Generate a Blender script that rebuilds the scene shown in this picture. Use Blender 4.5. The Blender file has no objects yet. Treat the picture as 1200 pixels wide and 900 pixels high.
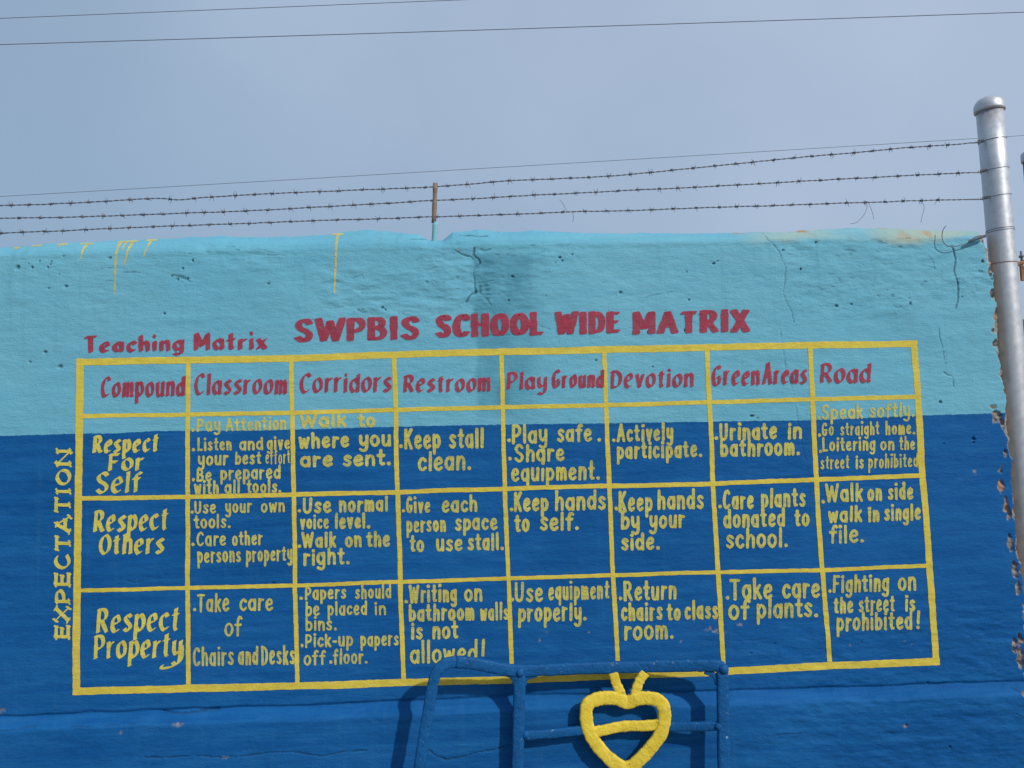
import bpy, bmesh, math, random
import numpy as np
from mathutils import Matrix, Vector, Euler
R = math.radians
random.seed(7)
scene = bpy.context.scene
col = scene.collection

# ------------------------------------------------------------------ camera
F_PX = 950.0                       # focal length in pixels of a 1200 x 900 frame
CAM = Vector((0.0, -3.0, 1.5))
PITCH, YAW, ROLL = R(4.36), R(1.65), R(-1.55)
ROT = (Matrix.Rotation(-YAW, 3, 'Z') @ Matrix.Rotation(math.pi/2 + PITCH, 3, 'X') @ Matrix.Rotation(ROLL, 3, 'Z'))
cd = bpy.data.cameras.new('camera')
cd.sensor_width = 36.0
cd.lens = 36.0*F_PX/1200.0
cd.clip_start, cd.clip_end = 0.05, 3000
cam = bpy.data.objects.new('camera', cd)
cam.matrix_world = Matrix.Translation(CAM) @ ROT.to_4x4()
col.objects.link(cam)
scene.camera = cam

# ------------------------------------------------------------------ sky, sun, exposure
SUN_AZ, SUN_EL = R(42), R(36)      # azimuth measured from the wall's normal towards the right
to_sun = Vector((math.sin(SUN_AZ)*math.cos(SUN_EL), -math.cos(SUN_AZ)*math.cos(SUN_EL), math.sin(SUN_EL)))
world = bpy.data.worlds.new('World')
scene.world = world
world.use_nodes = True
wn = world.node_tree
bg = wn.nodes['Background']
sky = wn.nodes.new('ShaderNodeTexSky')
sky.sky_type = 'NISHITA'
sky.sun_disc = False
sky.sun_elevation = SUN_EL
sky.sun_rotation = math.atan2(to_sun.x, to_sun.y)
sky.air_density, sky.dust_density, sky.ozone_density = 1.0, 3.0, 1.5
# thin high cloud veils the blue: mix of the sky with a pale even grey-blue, slightly patchy
tc = wn.nodes.new('ShaderNodeTexCoord')
cl = wn.nodes.new('ShaderNodeTexNoise')
cl.inputs['Scale'].default_value = 2.2
cl.inputs['Detail'].default_value = 5
cl.inputs['Roughness'].default_value = 0.5
wn.links.new(tc.outputs['Generated'], cl.inputs['Vector'])
mr = wn.nodes.new('ShaderNodeMapRange')
mr.inputs['From Min'].default_value, mr.inputs['From Max'].default_value = 0.3, 0.7
mr.inputs['To Min'].default_value, mr.inputs['To Max'].default_value = 0.64, 0.90
wn.links.new(cl.outputs['Fac'], mr.inputs['Value'])
mx = wn.nodes.new('ShaderNodeMix')
mx.data_type = 'RGBA'
# the veil is brighter towards the sun's side and overhead
sep = wn.nodes.new('ShaderNodeSeparateXYZ')
wn.links.new(tc.outputs['Generated'], sep.inputs[0])
def wmath(op, a, b):
    n = wn.nodes.new('ShaderNodeMath'); n.operation = op
    for i, q in enumerate((a, b)):
        if isinstance(q, (int, float)): n.inputs[i].default_value = q
        else: wn.links.new(q, n.inputs[i])
    return n.outputs[0]
soft = wn.nodes.new('ShaderNodeTexNoise')
soft.inputs['Scale'].default_value = 1.6; soft.inputs['Detail'].default_value = 3
wn.links.new(tc.outputs['Generated'], soft.inputs['Vector'])
gsum = wmath('ADD', wmath('MULTIPLY', sep.outputs['X'], .55), wmath('ADD', wmath('MULTIPLY', sep.outputs['Z'], .75), wmath('MULTIPLY', soft.outputs['Fac'], .9)))
gr = wn.nodes.new('ShaderNodeMapRange')
gr.inputs['From Min'].default_value, gr.inputs['From Max'].default_value = .35, 1.3
wn.links.new(gsum, gr.inputs['Value'])
veil = wn.nodes.new('ShaderNodeMix'); veil.data_type = 'RGBA'
veil.inputs[6].default_value = (2.42, 3.5, 4.85, 1)
veil.inputs[7].default_value = (4.6, 5.45, 6.9, 1)
wn.links.new(gr.outputs['Result'], veil.inputs[0])
wn.links.new(veil.outputs[2], mx.inputs[7])
wn.links.new(mr.outputs['Result'], mx.inputs[0])
wn.links.new(sky.outputs['Color'], mx.inputs[6])
wn.links.new(mx.outputs[2], bg.inputs['Color'])
bg.inputs['Strength'].default_value = 0.11

sd = bpy.data.lights.new('sun', 'SUN')
sd.energy = 2.95
sd.angle = R(1.8)
sd.color = (1.0, 0.965, 0.90)
so = bpy.data.objects.new('sun', sd)
so.rotation_euler = to_sun.to_track_quat('Z', 'Y').to_euler()
so.location = (4, -6, 6)
col.objects.link(so)
vs = scene.view_settings
vs.view_transform = 'Standard'
vs.look = 'None'
vs.exposure = 0.08
vs.gamma = 1.0

# ------------------------------------------------------------------ helpers
RN = np.array(ROT)
def at(px, py, Y=0.0):
    """photo pixels (1200 x 900) -> points on the vertical plane y = Y"""
    px = np.asarray(px, float); py = np.asarray(py, float)
    d = np.stack([(px-600.0)/F_PX, -(py-450.0)/F_PX, -np.ones_like(px)], -1) @ RN.T
    t = (Y - CAM.y)/d[..., 1]
    return np.stack([CAM.x + d[..., 0]*t, np.full_like(px, Y), CAM.z + d[..., 2]*t], -1)
def atv(px, py, Y=0.0):
    return Vector(at(px, py, Y).tolist())
PX = 3.0/F_PX                       # metres per photo pixel on the wall

_rng = np.random.default_rng(11)
_T = _rng.random(65536)
def vnoise(x, y, seed=0):
    xi = np.floor(x).astype(np.int64); yi = np.floor(y).astype(np.int64)
    xf = x-xi; yf = y-yi
    u = xf*xf*xf*(xf*(xf*6-15)+10); v = yf*yf*yf*(yf*(yf*6-15)+10)
    def h(a, b): return _T[(a*7919 + b*104729 + seed*31337 + (a*b % 8191)*17) & 65535]
    a = h(xi, yi); b = h(xi+1, yi); c = h(xi, yi+1); d = h(xi+1, yi+1)
    return (a*(1-u)+b*u)*(1-v) + (c*(1-u)+d*u)*v - 0.5
def fbm(x, y, oct=4, seed=0, gain=0.5):
    s = 0; a = 1.0; f = 1.0
    for i in range(oct):
        s = s + a*vnoise(x*f+13.7*i, y*f+7.3*i, seed+i); a *= gain; f *= 2.03
    return s
def sstep(a, b, x):
    t = np.clip((x-a)/(b-a), 0, 1)
    return t*t*(3-2*t)

def tag(o, label=None, cat=None, group=None, kind=None):
    if label: o['label'] = label
    if cat: o['category'] = cat
    if group: o['group'] = group
    if kind: o['kind'] = kind
    return o
def empty(name, loc=(0, 0, 0)):
    o = bpy.data.objects.new(name, None)
    o.empty_display_size = 0.1
    o.location = loc
    col.objects.link(o)
    return o
def mesh_obj(name, verts, faces, mat, parent=None, smooth=True):
    me = bpy.data.meshes.new(name)
    me.from_pydata([tuple(v) for v in verts], [], [tuple(f) for f in faces])
    me.update()
    if smooth:
        me.polygons.foreach_set('use_smooth', [True]*len(me.polygons))
    me.materials.append(mat)
    o = bpy.data.objects.new(name, me)
    col.objects.link(o)
    if parent is not None:
        o.parent = parent
        o.matrix_parent_inverse = Matrix.Translation(parent.location).inverted() if parent.parent is None else Matrix.Identity(4)
    return o

class MB:
    def __init__(self): self.v = []; self.f = []
    def tube(self, pts, rad, n=8, closed=False, cap=True, flat=1.0, nrm=None, jit=0.0, sq=1.0):
        """tube along a path; flat < 1 squashes it along nrm"""
        pts = [Vector(p) for p in pts]
        m = len(pts); base = len(self.v)
        up = None
        for i, p in enumerate(pts):
            if closed: t = pts[(i+1) % m]-pts[i-1]
            else: t = pts[min(i+1, m-1)]-pts[max(i-1, 0)]
            t.normalize()
            if nrm is not None:
                a = Vector(nrm); a = (a - t*a.dot(t)).normalized()
            else:
                if up is None:
                    up = Vector((0, 0, 1)) if abs(t.z) < .9 else Vector((1, 0, 0))
                a = (up - t*up.dot(t)).normalized(); up = a
            b = t.cross(a)
            r = rad[i] if isinstance(rad, (list, tuple)) else rad
            for k in range(n):
                an = 2*math.pi*k/n
                rr = r*(1+random.uniform(-jit, jit))
                ca, sa = math.cos(an), math.sin(an)                # sq < 1: towards a bar with rounded edges
                ca, sa = math.copysign(abs(ca)**sq, ca), math.copysign(abs(sa)**sq, sa)
                self.v.append(p + a*(ca*rr*flat) + b*(sa*rr))
        for i in range(m if closed else m-1):
            j = (i+1) % m
            for k in range(n):
                l = (k+1) % n
                self.f.append((base+i*n+k, base+i*n+l, base+j*n+l, base+j*n+k))
        if cap and not closed:
            self.f.append(tuple(base+k for k in reversed(range(n))))
            self.f.append(tuple(base+(m-1)*n+k for k in range(n)))
    def lathe(self, prof, origin, axis=(0, 0, 1), n=32):
        ax = Vector(axis).normalized()
        a = ax.orthogonal().normalized(); b = ax.cross(a)
        base = len(self.v); o = Vector(origin)
        for r, h in prof:
            for k in range(n):
                an = 2*math.pi*k/n
                self.v.append(o + ax*h + a*(r*math.cos(an)) + b*(r*math.sin(an)))
        for i in range(len(prof)-1):
            for k in range(n):
                l = (k+1) % n
                self.f.append((base+i*n+k, base+i*n+l, base+(i+1)*n+l, base+(i+1)*n+k))
        self.f.append(tuple(base+k for k in reversed(range(n))))
        self.f.append(tuple(base+(len(prof)-1)*n+k for k in range(n)))
    def box(self, c, hx, hy, hz, rot=None):
        base = len(self.v); M = rot or Matrix.Identity(3)
        for sx in (-1, 1):
            for sy in (-1, 1):
                for sz in (-1, 1):
                    self.v.append(Vector(c) + M @ Vector((sx*hx, sy*hy, sz*hz)))
        for q in ((0, 1, 3, 2), (4, 6, 7, 5), (0, 4, 5, 1), (2, 3, 7, 6), (0, 2, 6, 4), (1, 5, 7, 3)):
            self.f.append(tuple(base+i for i in q))
    def build(self, name, mat, parent=None, smooth=True):
        return mesh_obj(name, self.v, self.f, mat, parent, smooth)

def catmull(P, per=8, closed=False):
    P = [np.array(p, float) for p in P]
    n = len(P); out = []
    rng = range(n) if closed else range(n-1)
    for i in rng:
        p0 = P[i-1] if (closed or i > 0) else 2*P[0]-P[1]
        p1 = P[i]; p2 = P[(i+1) % n]
        p3 = P[(i+2) % n] if (closed or i+2 < n) else 2*P[-1]-P[-2]
        for k in range(per):
            t = k/per
            out.append(.5*((2*p1)+(-p0+p2)*t+(2*p0-5*p1+4*p2-p3)*t*t+(-p0+3*p1-3*p2+p3)*t**3))
    if not closed: out.append(P[-1])
    return np.array(out)

# ------------------------------------------------------------------ materials
def new_mat(name):
    m = bpy.data.materials.new(name); m.use_nodes = True
    nt = m.node_tree
    return m, nt, nt.nodes['Principled BSDF']
def node(nt, kind, **kw):
    n = nt.nodes.new(kind)
    for k, v in kw.items():
        if k in n.inputs: n.inputs[k].default_value = v
        else: setattr(n, k, v)
    return n
def L(nt, a, b): nt.links.new(a, b)
def noise(nt, scale, detail=4, rough=.55, stretch=None):
    g = node(nt, 'ShaderNodeNewGeometry')
    v = g.outputs['Position']
    if stretch:
        mp = node(nt, 'ShaderNodeMapping'); mp.inputs['Scale'].default_value = stretch
        L(nt, v, mp.inputs['Vector']); v = mp.outputs['Vector']
    n = node(nt, 'ShaderNodeTexNoise'); n.inputs['Scale'].default_value = scale
    n.inputs['Detail'].default_value = detail; n.inputs['Roughness'].default_value = rough
    L(nt, v, n.inputs['Vector'])
    return n.outputs['Fac']
def mapr(nt, v, a, b, c, d):
    m = node(nt, 'ShaderNodeMapRange')
    for i, x in zip(('From Min', 'From Max', 'To Min', 'To Max'), (a, b, c, d)): m.inputs[i].default_value = x
    L(nt, v, m.inputs['Value']); return m.outputs['Result']
def mixc(nt, fac, a, b, blend='MIX'):
    m = node(nt, 'ShaderNodeMix'); m.data_type = 'RGBA'; m.blend_type = blend
    if hasattr(fac, 'is_linked'): L(nt, fac, m.inputs[0])
    else: m.inputs[0].default_value = fac
    for x, i in ((a, 6), (b, 7)):
        if hasattr(x, 'is_linked'): L(nt, x, m.inputs[i])
        else: m.inputs[i].default_value = (*x, 1)
    return m.outputs[2]
def mth(nt, op, a, b=None):
    m = node(nt, 'ShaderNodeMath'); m.operation = op
    for x, i in ((a, 0), (b, 1)):
        if x is None: continue
        if hasattr(x, 'is_linked'): L(nt, x, m.inputs[i])
        else: m.inputs[i].default_value = x
    return m.outputs[0]
def attr(nt, name):
    a = node(nt, 'ShaderNodeAttribute'); a.attribute_name = name
    return a.outputs['Fac']
def plaster_bump(nt, p, k=1.0):
    """brushed rough plaster, the same field for wall and for the paint on it"""
    a = noise(nt, 160, 3, .6)
    b = noise(nt, 30, 5, .6, (1, 1, 2.6))
    c = noise(nt, 11, 4, .55, (.6, 1, 2.2))
    h = mth(nt, 'ADD', mth(nt, 'MULTIPLY', a, .0014*k), mth(nt, 'ADD', mth(nt, 'MULTIPLY', b, .0024*k), mth(nt, 'MULTIPLY', c, .0018*k)))
    bp = node(nt, 'ShaderNodeBump'); bp.inputs['Strength'].default_value = 1.0; bp.inputs['Distance'].default_value = 1.0
    L(nt, h, bp.inputs['Height']); L(nt, bp.outputs['Normal'], p.inputs['Normal'])

CYAN = (.125, .40, .50)
BLUE = (.006, .082, .27)
def wall_material():
    m, nt, p = new_mat('painted_plaster')
    edge = mth(nt, 'ADD', attr(nt, 'band'), mapr(nt, noise(nt, 60, 3), 0, 1, -.004, .004))
    isb = mapr(nt, edge, .001, -.001, 0, 1)
    v1 = mapr(nt, noise(nt, 3.2, 5, .6), .3, .7, 0, 1)
    v2 = mapr(nt, noise(nt, 14, 5, .65, (.35, 1, 2.5)), .3, .7, 0, 1)
    cy = mixc(nt, v1, (.118, .365, .485), (.145, .412, .535))
    cy = mixc(nt, v2, cy, mixc(nt, .5, cy, (.10, .335, .46)))
    bl = mixc(nt, v1, (.0045, .072, .245), (.010, .096, .295))
    bl = mixc(nt, mapr(nt, noise(nt, 16, 6, .7, (.3, 1, 2.2)), .5, .75, 0, .8), bl, (.022, .135, .34))
    bl = mixc(nt, mapr(nt, noise(nt, 9, 5, .7, (.5, 1, 1.6)), .55, .8, 0, .7), bl, (.003, .058, .21))
    pat = mapr(nt, noise(nt, 1.15, 6, .62), .36, .64, 0, 1)          # whole areas rolled thin or thick
    bl = mixc(nt, mth(nt, 'MULTIPLY', pat, .6), bl, (.003, .060, .200))
    cy = mixc(nt, mth(nt, 'MULTIPLY', pat, .6), cy, (.17, .41, .51))
    brush = mapr(nt, noise(nt, 7, 8, .75, (.22, 1, 5)), .42, .66, 0, .62)  # long brush strokes
    bl = mixc(nt, brush, bl, (.012, .122, .325))
    cy = mixc(nt, brush, cy, (.105, .325, .45))
    grime = mapr(nt, noise(nt, 2.6, 7, .72, (1.4, 1, .7)), .55, .78, 0, .45)
    cy = mixc(nt, grime, cy, (.11, .28, .35))
    c = mixc(nt, isb, cy, bl)
    # fine scuffs where the lighter ground shows through the top coat
    sc = mapr(nt, noise(nt, 95, 4, .75, (.5, 1, 1.6)), .71, .77, 0, .35)
    c = mixc(nt, sc, c, (.20, .36, .46))
    spk = mapr(nt, noise(nt, 210, 3, .7), .60, .70, 0, .35)
    c = mixc(nt, spk, c, mixc(nt, .55, c, (.01, .05, .09)))
    spl = mapr(nt, noise(nt, 150, 4, .75, (.6, 1, 1)), .64, .72, 0, .14)
    c = mixc(nt, spl, c, (.14, .36, .52))
    run = mapr(nt, noise(nt, 9, 5, .7, (2.4, 1, .12)), .56, .72, 0, .30)     # old rain runs
    c = mixc(nt, mth(nt, 'MULTIPLY', run, mapr(nt, attr(nt, 'band'), .0, .5, .25, 1)), c, (.07, .22, .29))
    c = mixc(nt, mth(nt, 'MULTIPLY', attr(nt, 'dark_streak'), .9), c, (.068, .235, .325))
    c = mixc(nt, attr(nt, 'stain'), c, (.42, .42, .26))
    c = mixc(nt, attr(nt, 'rust'), c, (.38, .20, .07))
    pl = mixc(nt, mapr(nt, noise(nt, 45, 5, .7), .35, .65, 0, 1), (.13, .12, .11), (.33, .31, .28))
    pl = mixc(nt, mapr(nt, noise(nt, 16, 3, .6), .55, .68, 0, .85), pl, (.40, .19, .07))
    c = mixc(nt, attr(nt, 'chip'), c, pl)
    c = mixc(nt, attr(nt, 'dirt'), c, (.018, .04, .055))
    L(nt, c, p.inputs['Base Color'])
    L(nt, mapr(nt, v2, 0, 1, .5, .72), p.inputs['Roughness'])
    p.inputs['Specular IOR Level'].default_value = .05
    plaster_bump(nt, p)
    return m
def paint_material(name, c0, c1, thin=0.0, worn=.68):
    m, nt, p = new_mat(name)
    v = mapr(nt, noise(nt, 34, 5, .7), .3, .7, 0, 1)
    L(nt, mixc(nt, v, c0, c1), p.inputs['Base Color'])
    p.inputs['Roughness'].default_value = .55
    p.inputs['Specular IOR Level'].default_value = .12
    plaster_bump(nt, p)
    tr = node(nt, 'ShaderNodeBsdfTransparent')
    ms = node(nt, 'ShaderNodeMixShader')
    w = mapr(nt, noise(nt, 120, 4, .75), worn-.03, worn+.05, thin*.5, .9)
    th = mth(nt, 'ADD', mapr(nt, noise(nt, 40, 6, .75, (.5, 1, 1.8)), .42, .72, 0, thin*2.2), mapr(nt, noise(nt, 3.5, 3, .6), .42, .68, 0, thin*1.1))
    L(nt, mth(nt, 'ADD', w, th), ms.inputs['Fac'])
    L(nt, p.outputs[0], ms.inputs[1]); L(nt, tr.outputs[0], ms.inputs[2])
    L(nt, ms.outputs[0], nt.nodes['Material Output'].inputs['Surface'])
    return m
M_WALL = wall_material()
M_LINE = paint_material('yellow_line_paint', (.55, .435, .055), (.65, .53, .085), .05, .69)
M_YTXT = paint_material('yellow_letter_paint', (.50, .465, .095), (.60, .55, .125), .15, .65)
M_YCAL = paint_material('yellow_heading_paint', (.56, .49, .08), (.65, .57, .11), .09, .67)
M_RED = paint_material('red_letter_paint', (.27, .038, .065), (.36, .052, .085), .10, .66)
M_DRIP = paint_material('yellow_drip_paint', (.58, .49, .13), (.66, .57, .2), .26, .60)

def metal_paint(name, c0, c1, chipc, rough=.4, bump=.0025, chip=.66):
    m, nt, p = new_mat(name)
    v = mapr(nt, noise(nt, 22, 5, .65), .3, .7, 0, 1)
    c = mixc(nt, v, c0, c1)
    c = mixc(nt, mapr(nt, noise(nt, 70, 4, .7), chip, chip+.04, 0, .85), c, chipc)
    L(nt, c, p.inputs['Base Color'])
    grime = mapr(nt, noise(nt, 13, 6, .7), .54, .72, 0, .5)
    c = mixc(nt, grime, c, tuple(.45*q+.01 for q in c0))
    L(nt, c, p.inputs['Base Color'])
    p.inputs['Roughness'].default_value = rough
    p.inputs['Specular IOR Level'].default_value = .16
    bp = node(nt, 'ShaderNodeBump'); bp.inputs['Distance'].default_value = bump
    L(nt, noise(nt, 60, 5, .65), bp.inputs['Height']); L(nt, bp.outputs['Normal'], p.inputs['Normal'])
    return m
M_BLUEFRAME = metal_paint('blue_gloss_paint', (.003, .070, .215), (.005, .090, .265), (.24, .36, .46), .55, .005, .655)
M_YHEART = metal_paint('yellow_gloss_paint', (.62, .45, .035), (.74, .57, .07), (.36, .19, .04), .55, .0045, .645)
M_RUST = metal_paint('rusty_iron', (.20, .10, .05), (.34, .20, .11), (.10, .045, .02), .85, .004, .55)
M_STUBPAINT = metal_paint('pale_blue_on_iron', (.16, .40, .47), (.20, .45, .5), (.3, .2, .1), .6, .003, .62)
def galv(name, c0, c1, metallic, rough):
    m, nt, p = new_mat(name)
    v = mapr(nt, noise(nt, 30, 5, .7), .3, .7, 0, 1)
    c = mixc(nt, v, c0, c1)
    c = mixc(nt, mapr(nt, noise(nt, 85, 3, .7), .73, .76, 0, .6), c, (.2, .16, .13))
    L(nt, c, p.inputs['Base Color'])
    p.inputs['Metallic'].default_value = metallic
    L(nt, mapr(nt, v, 0, 1, rough-.06, rough+.08), p.inputs['Roughness'])
    bp = node(nt, 'ShaderNodeBump'); bp.inputs['Distance'].default_value = .0012
    L(nt, noise(nt, 14, 2, .5), bp.inputs['Height']); L(nt, bp.outputs['Normal'], p.inputs['Normal'])
    return m
M_GALV = galv('galvanised_steel', (.47, .49, .52), (.60, .62, .65), .65, .42)
M_WIRE = galv('weathered_wire', (.085, .09, .12), (.17, .16, .17), .2, .65)
M_CABLE = galv('cable', (.12, .15, .20), (.15, .18, .24), 0, .8)

# ------------------------------------------------------------------ the ground and a far hill
def ground_mat():
    m, nt, p = new_mat('dusty_ground')
    c = mixc(nt, mapr(nt, noise(nt, 1.3, 6, .65), .3, .7, 0, 1), (.16, .13, .10), (.26, .23, .18))
    c = mixc(nt, mapr(nt, noise(nt, 40, 4, .7), .6, .75, 0, .8), c, (.34, .32, .29))
    L(nt, c, p.inputs['Base Color']); p.inputs['Roughness'].default_value = .95
    bp = node(nt, 'ShaderNodeBump'); bp.inputs['Distance'].default_value = .02
    L(nt, noise(nt, 25, 6, .7), bp.inputs['Height']); L(nt, bp.outputs['Normal'], p.inputs['Normal'])
    return m
G = 1500
g = mesh_obj('ground', [(-G, -G, 0), (G, -G, 0), (G, G, 0), (-G, G, 0)], [(0, 1, 2, 3)], ground_mat(), smooth=False)
tag(g, kind='structure')
def hill():
    m, nt, p = new_mat('scrub_hillside')
    c = mixc(nt, mapr(nt, noise(nt, .22, 6, .7), .35, .65, 0, 1), (.035, .055, .03), (.10, .10, .06))
    L(nt, c, p.inputs['Base Color']); p.inputs['Roughness'].default_value = 1
    nx, ny = 90, 30
    X, Y = np.meshgrid(np.linspace(-160, 220, nx), np.linspace(70, 260, ny))
    prof = np.sin(np.clip((Y-70)/190, 0, 1)*math.pi)
    Z = prof*(15 + 9*fbm(X/45, Y/45, 4, 3) + 6*sstep(20, 120, X)) + .9*fbm(X/6, Y/6, 3, 5)*prof - .3
    V = np.stack([X, Y, Z], -1).reshape(-1, 3)
    F = [(j*nx+i, j*nx+i+1, (j+1)*nx+i+1, (j+1)*nx+i) for j in range(ny-1) for i in range(nx-1)]
    tag(mesh_obj('hill', V, F, m), kind='structure')
hill()

# ------------------------------------------------------------------ the wall: one thick displaced sheet
def line_fn(pts, axis='x'):
    P = np.array(pts, float); w = at(P[:, 0], P[:, 1])
    if axis == 'x':
        o = np.argsort(w[:, 0]); xs, zs = w[o, 0], w[o, 2]
        return lambda x: np.interp(x, xs, zs)
    o = np.argsort(w[:, 2]); zs, xs = w[o, 2], w[o, 0]
    return lambda z: np.interp(z, zs, xs)
z_top = line_fn([(-900, 300), (0, 286), (60, 280), (130, 277), (190, 275), (250, 272), (310, 274), (370, 271), (430, 265), (488, 270), (500, 277), (518, 277), (530, 268), (560, 264), (590, 268), (620, 266), (700, 269), (860, 269), (950, 266), (1000, 263), (1060, 263), (1100, 266), (1150, 267), (1300, 266)])
z_cham = line_fn([(-900, 318), (0, 303), (200, 300), (330, 296), (600, 291), (900, 285), (1100, 282), (1300, 280)])
z_band = line_fn([(-900, 540), (0, 511), (93, 508), (130, 508), (183, 505), (300, 504.5), (463, 500), (587, 497.5), (710, 496), (830, 494), (950, 492.5), (1083, 486.7), (1163, 484.3), (1300, 480)])
z_ledge = line_fn([(-900, 875), (0, 842.5), (113, 838), (190, 835), (253, 832), (400, 828), (487, 823), (593, 818), (800, 813), (860, 811), (1000, 807), (1193, 801), (1300, 798)])
x_edge = line_fn([(1149, 255), (1154, 283), (1162, 312), (1166, 345), (1170, 380), (1170, 400), (1174, 430), (1178, 462), (1180, 490), (1183, 520), (1186, 545), (1186, 565), (1188, 585), (1190, 612), (1193, 640), (1196, 665), (1199, 690), (1201, 715), (1203, 750), (1206, 780), (1209, 800), (1218, 900), (1227, 1000)], 'z')
X557 = at(556, 400)[0]; X607 = at(612, 400)[0]

CRACKS = [  # (points, half width px, depth m, dirt)
    ([(531, 292), (541, 298), (552, 301), (556, 305)], .9, .004, .8),
    ([(556, 291), (554, 298), (560, 303), (563, 308)], 1.3, .005, .9),
    ([(563, 292), (568, 294), (575, 292)], .9, .003, .7),
    ([(563, 308), (557, 312), (555, 320), (556, 331), (557, 343)], 1.0, .004, .8),
    ([(557, 343), (552, 345), (549, 349), (546.5, 354)], 1.4, .005, .9),
    ([(557, 341), (563, 344), (569, 349), (576, 358)], .8, .003, .6),
    ([(562, 335), (563, 343)], 1.0, .003, .8), ([(548, 337), (549, 342)], .8, .002, .5),
    ([(557, 331), (568, 331), (578, 328)], .6, .002, .4),
    ([(532, 272.5), (543, 274), (553, 274), (560, 276.5), (571, 275)], 1.0, .004, .8),
    ([(574, 265), (580, 266), (585, 269)], 1.0, .003, .7),
    ([(480, 279), (490, 278.5), (503, 275)], .9, .003, .6),
    ([(896.5, 270), (900, 281), (911, 291), (916, 302), (921, 313), (920, 330), (918, 343), (922, 355), (928, 366), (930, 378)], .7, .003, .5),
    ([(914, 385), (916, 400), (919, 420), (921, 435), (927, 452), (931, 464), (934, 488), (938, 512), (940, 522), (945, 540), (946, 552)], .55, .002, .42),
    ([(1115, 289), (1118, 296), (1119.5, 304), (1118, 318), (1123, 334), (1123, 350), (1120, 362)], 1.0, .004, .75),
    ([(1100, 385), (1101, 395), (1105, 410), (1108, 427)], .7, .003, .6),
    ([(1106, 436), (1112, 440), (1116.5, 441), (1118, 453)], .7, .003, .55),
    ([(1108, 290), (1117, 288)], .7, .002, .5),
    ([(173, 884), (203, 884), (233, 882), (262, 884), (287, 883), (315, 879), (343, 877), (360, 880), (380, 883), (403, 878), (430, 876)], .8, .004, .7),
    ([(85, 848.5), (120, 849), (160, 846)], .6, .003, .5), ([(0, 854), (20, 853), (45, 849)], .6, .003, .6),
    ([(503, 875), (510, 881), (523, 887), (540, 884), (560, 878), (580, 875), (597, 869)], .9, .004, .8),
    ([(858, 864), (880, 863), (905, 858), (935, 856)], .6, .003, .5),
    ([(1183, 805), (1192, 810), (1203, 812)], 1.2, .004, .7), ([(1184, 833), (1192, 838), (1203, 842)], .8, .003, .5),
    ([(143, 319), (158, 319), (172, 321)], .7, .002, .6), ([(117, 315), (133, 314)], .6, .002, .5), ([(119, 330), (135, 329)], .5, .002, .4),
    ([(196, 295), (210, 296), (223, 297)], .6, .002, .5), ([(202, 322), (214, 325), (224, 330)], 1.1, .003, .8),
    ([(290, 296), (312, 299), (335, 299)], .6, .002, .4), ([(300, 291), (322, 297)], .5, .002, .4),
    ([(755, 349), (770, 345), (788, 342)], .7, .002, .5), ([(632, 382), (640, 384), (644, 386)], .8, .002, .6),
    ([(560, 391), (580, 393), (608, 392)], .7, .002, .45), ([(412, 326), (424, 322), (426, 327)], .7, .002, .5),
    ([(990, 293), (1002, 294)], 1.0, .002, .6), ([(1088, 300), (1093, 306), (1095, 316)], .5, .002, .4),
    ([(62, 834), (110, 832)], .5, .002, .3), ([(147, 681), (158, 683), (167, 682)], .6, .002, .4),
    ([(190, 834), (215, 836), (230, 834), (256, 831)], 1.1, .005, .7),
    ([(1010, 345), (1022, 338), (1025, 325)], .4, .002, .3),
    ([(820, 750), (850, 752), (905, 748)], .5, .002, .35),
]
PITS = [(20, 313, 2.6), (37, 313, 1.6), (33, 309, 1), (45, 305, 1.2), (55, 313, 1.3), (60, 307, 1.2), (58, 310, 1), (76, 336, 2.2), (57, 338, 1.3), (69, 321, 1), (74, 299, 1), (128, 302, 1.8),
        (200, 323, 1.6), (207, 327, 1.3), (213, 314, 1.5), (219, 326, 1.5), (226, 305, 1.4), (192, 367, 2), (53, 413, 2.6), (70, 430, 2.6), (35, 424, 1.4), (315, 332, 1.3), (448, 361, 2.0), (452, 363, 1.4),
        (727, 343, 2.6), (655, 302, 1.7), (659, 305, 1.2), (651, 308, 1.0), (670, 298, 1.2), (837, 308, 1.9), (841, 306, 1.2), (807, 352, 1.5), (805, 318, 1), (938, 315, 1.5), (980, 358, 2.0), (997, 356, 1.4), (917, 293, 1.8), (957, 283, 1.6),
        (803, 388, 1.9), (600, 324, 1.7), (588, 325, 1.0), (596, 352, 1.3), (881, 488, 2.2), (887, 490, 1.2), (1102, 472, 2.2), (1141, 514, 2.4), (1141, 518, 1.6), (1107, 520, 1.2), (1066, 356, 1.6), (1107, 872, 1.6), (759, 390, 1.2), (698, 422, 1.2), (761, 387, 1),
        (342, 482, 1.3), (1128, 348, 1), (1084, 330, 1), (640, 347, 1.1), (700, 408, 1), (764, 430, 1), (320, 683, 1.2), (1010, 753, 1.2), (908, 754, 1.2), (880, 765, 1.4), (1088, 800, 1.3), (820, 857, 1), (1058, 846, 1.5)]
LIGHT_SPOTS = [(832, 737, 4.2, 1.6), (838, 739, 3, 1.4), (845, 741, 4, 1), (1143, 553, 1.8, 1.8), (632, 750, 1.5, 1.5), (640, 741, 1, 1), (690, 741, 1, 1), (1056, 847, 3, 1.6), (538, 294, 1.5, 1.5), (147, 855, 1.4, 2.4), (268, 883, 3, 1.2), (213, 846, 5, 1.3), (0, 833, 3, 2), (798, 751, 1.4, 1.4), (1060, 752, 1, 1), (1068, 754, 1, 1), (997, 757, 2, 1), (866, 732, 3, 1)]
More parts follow.
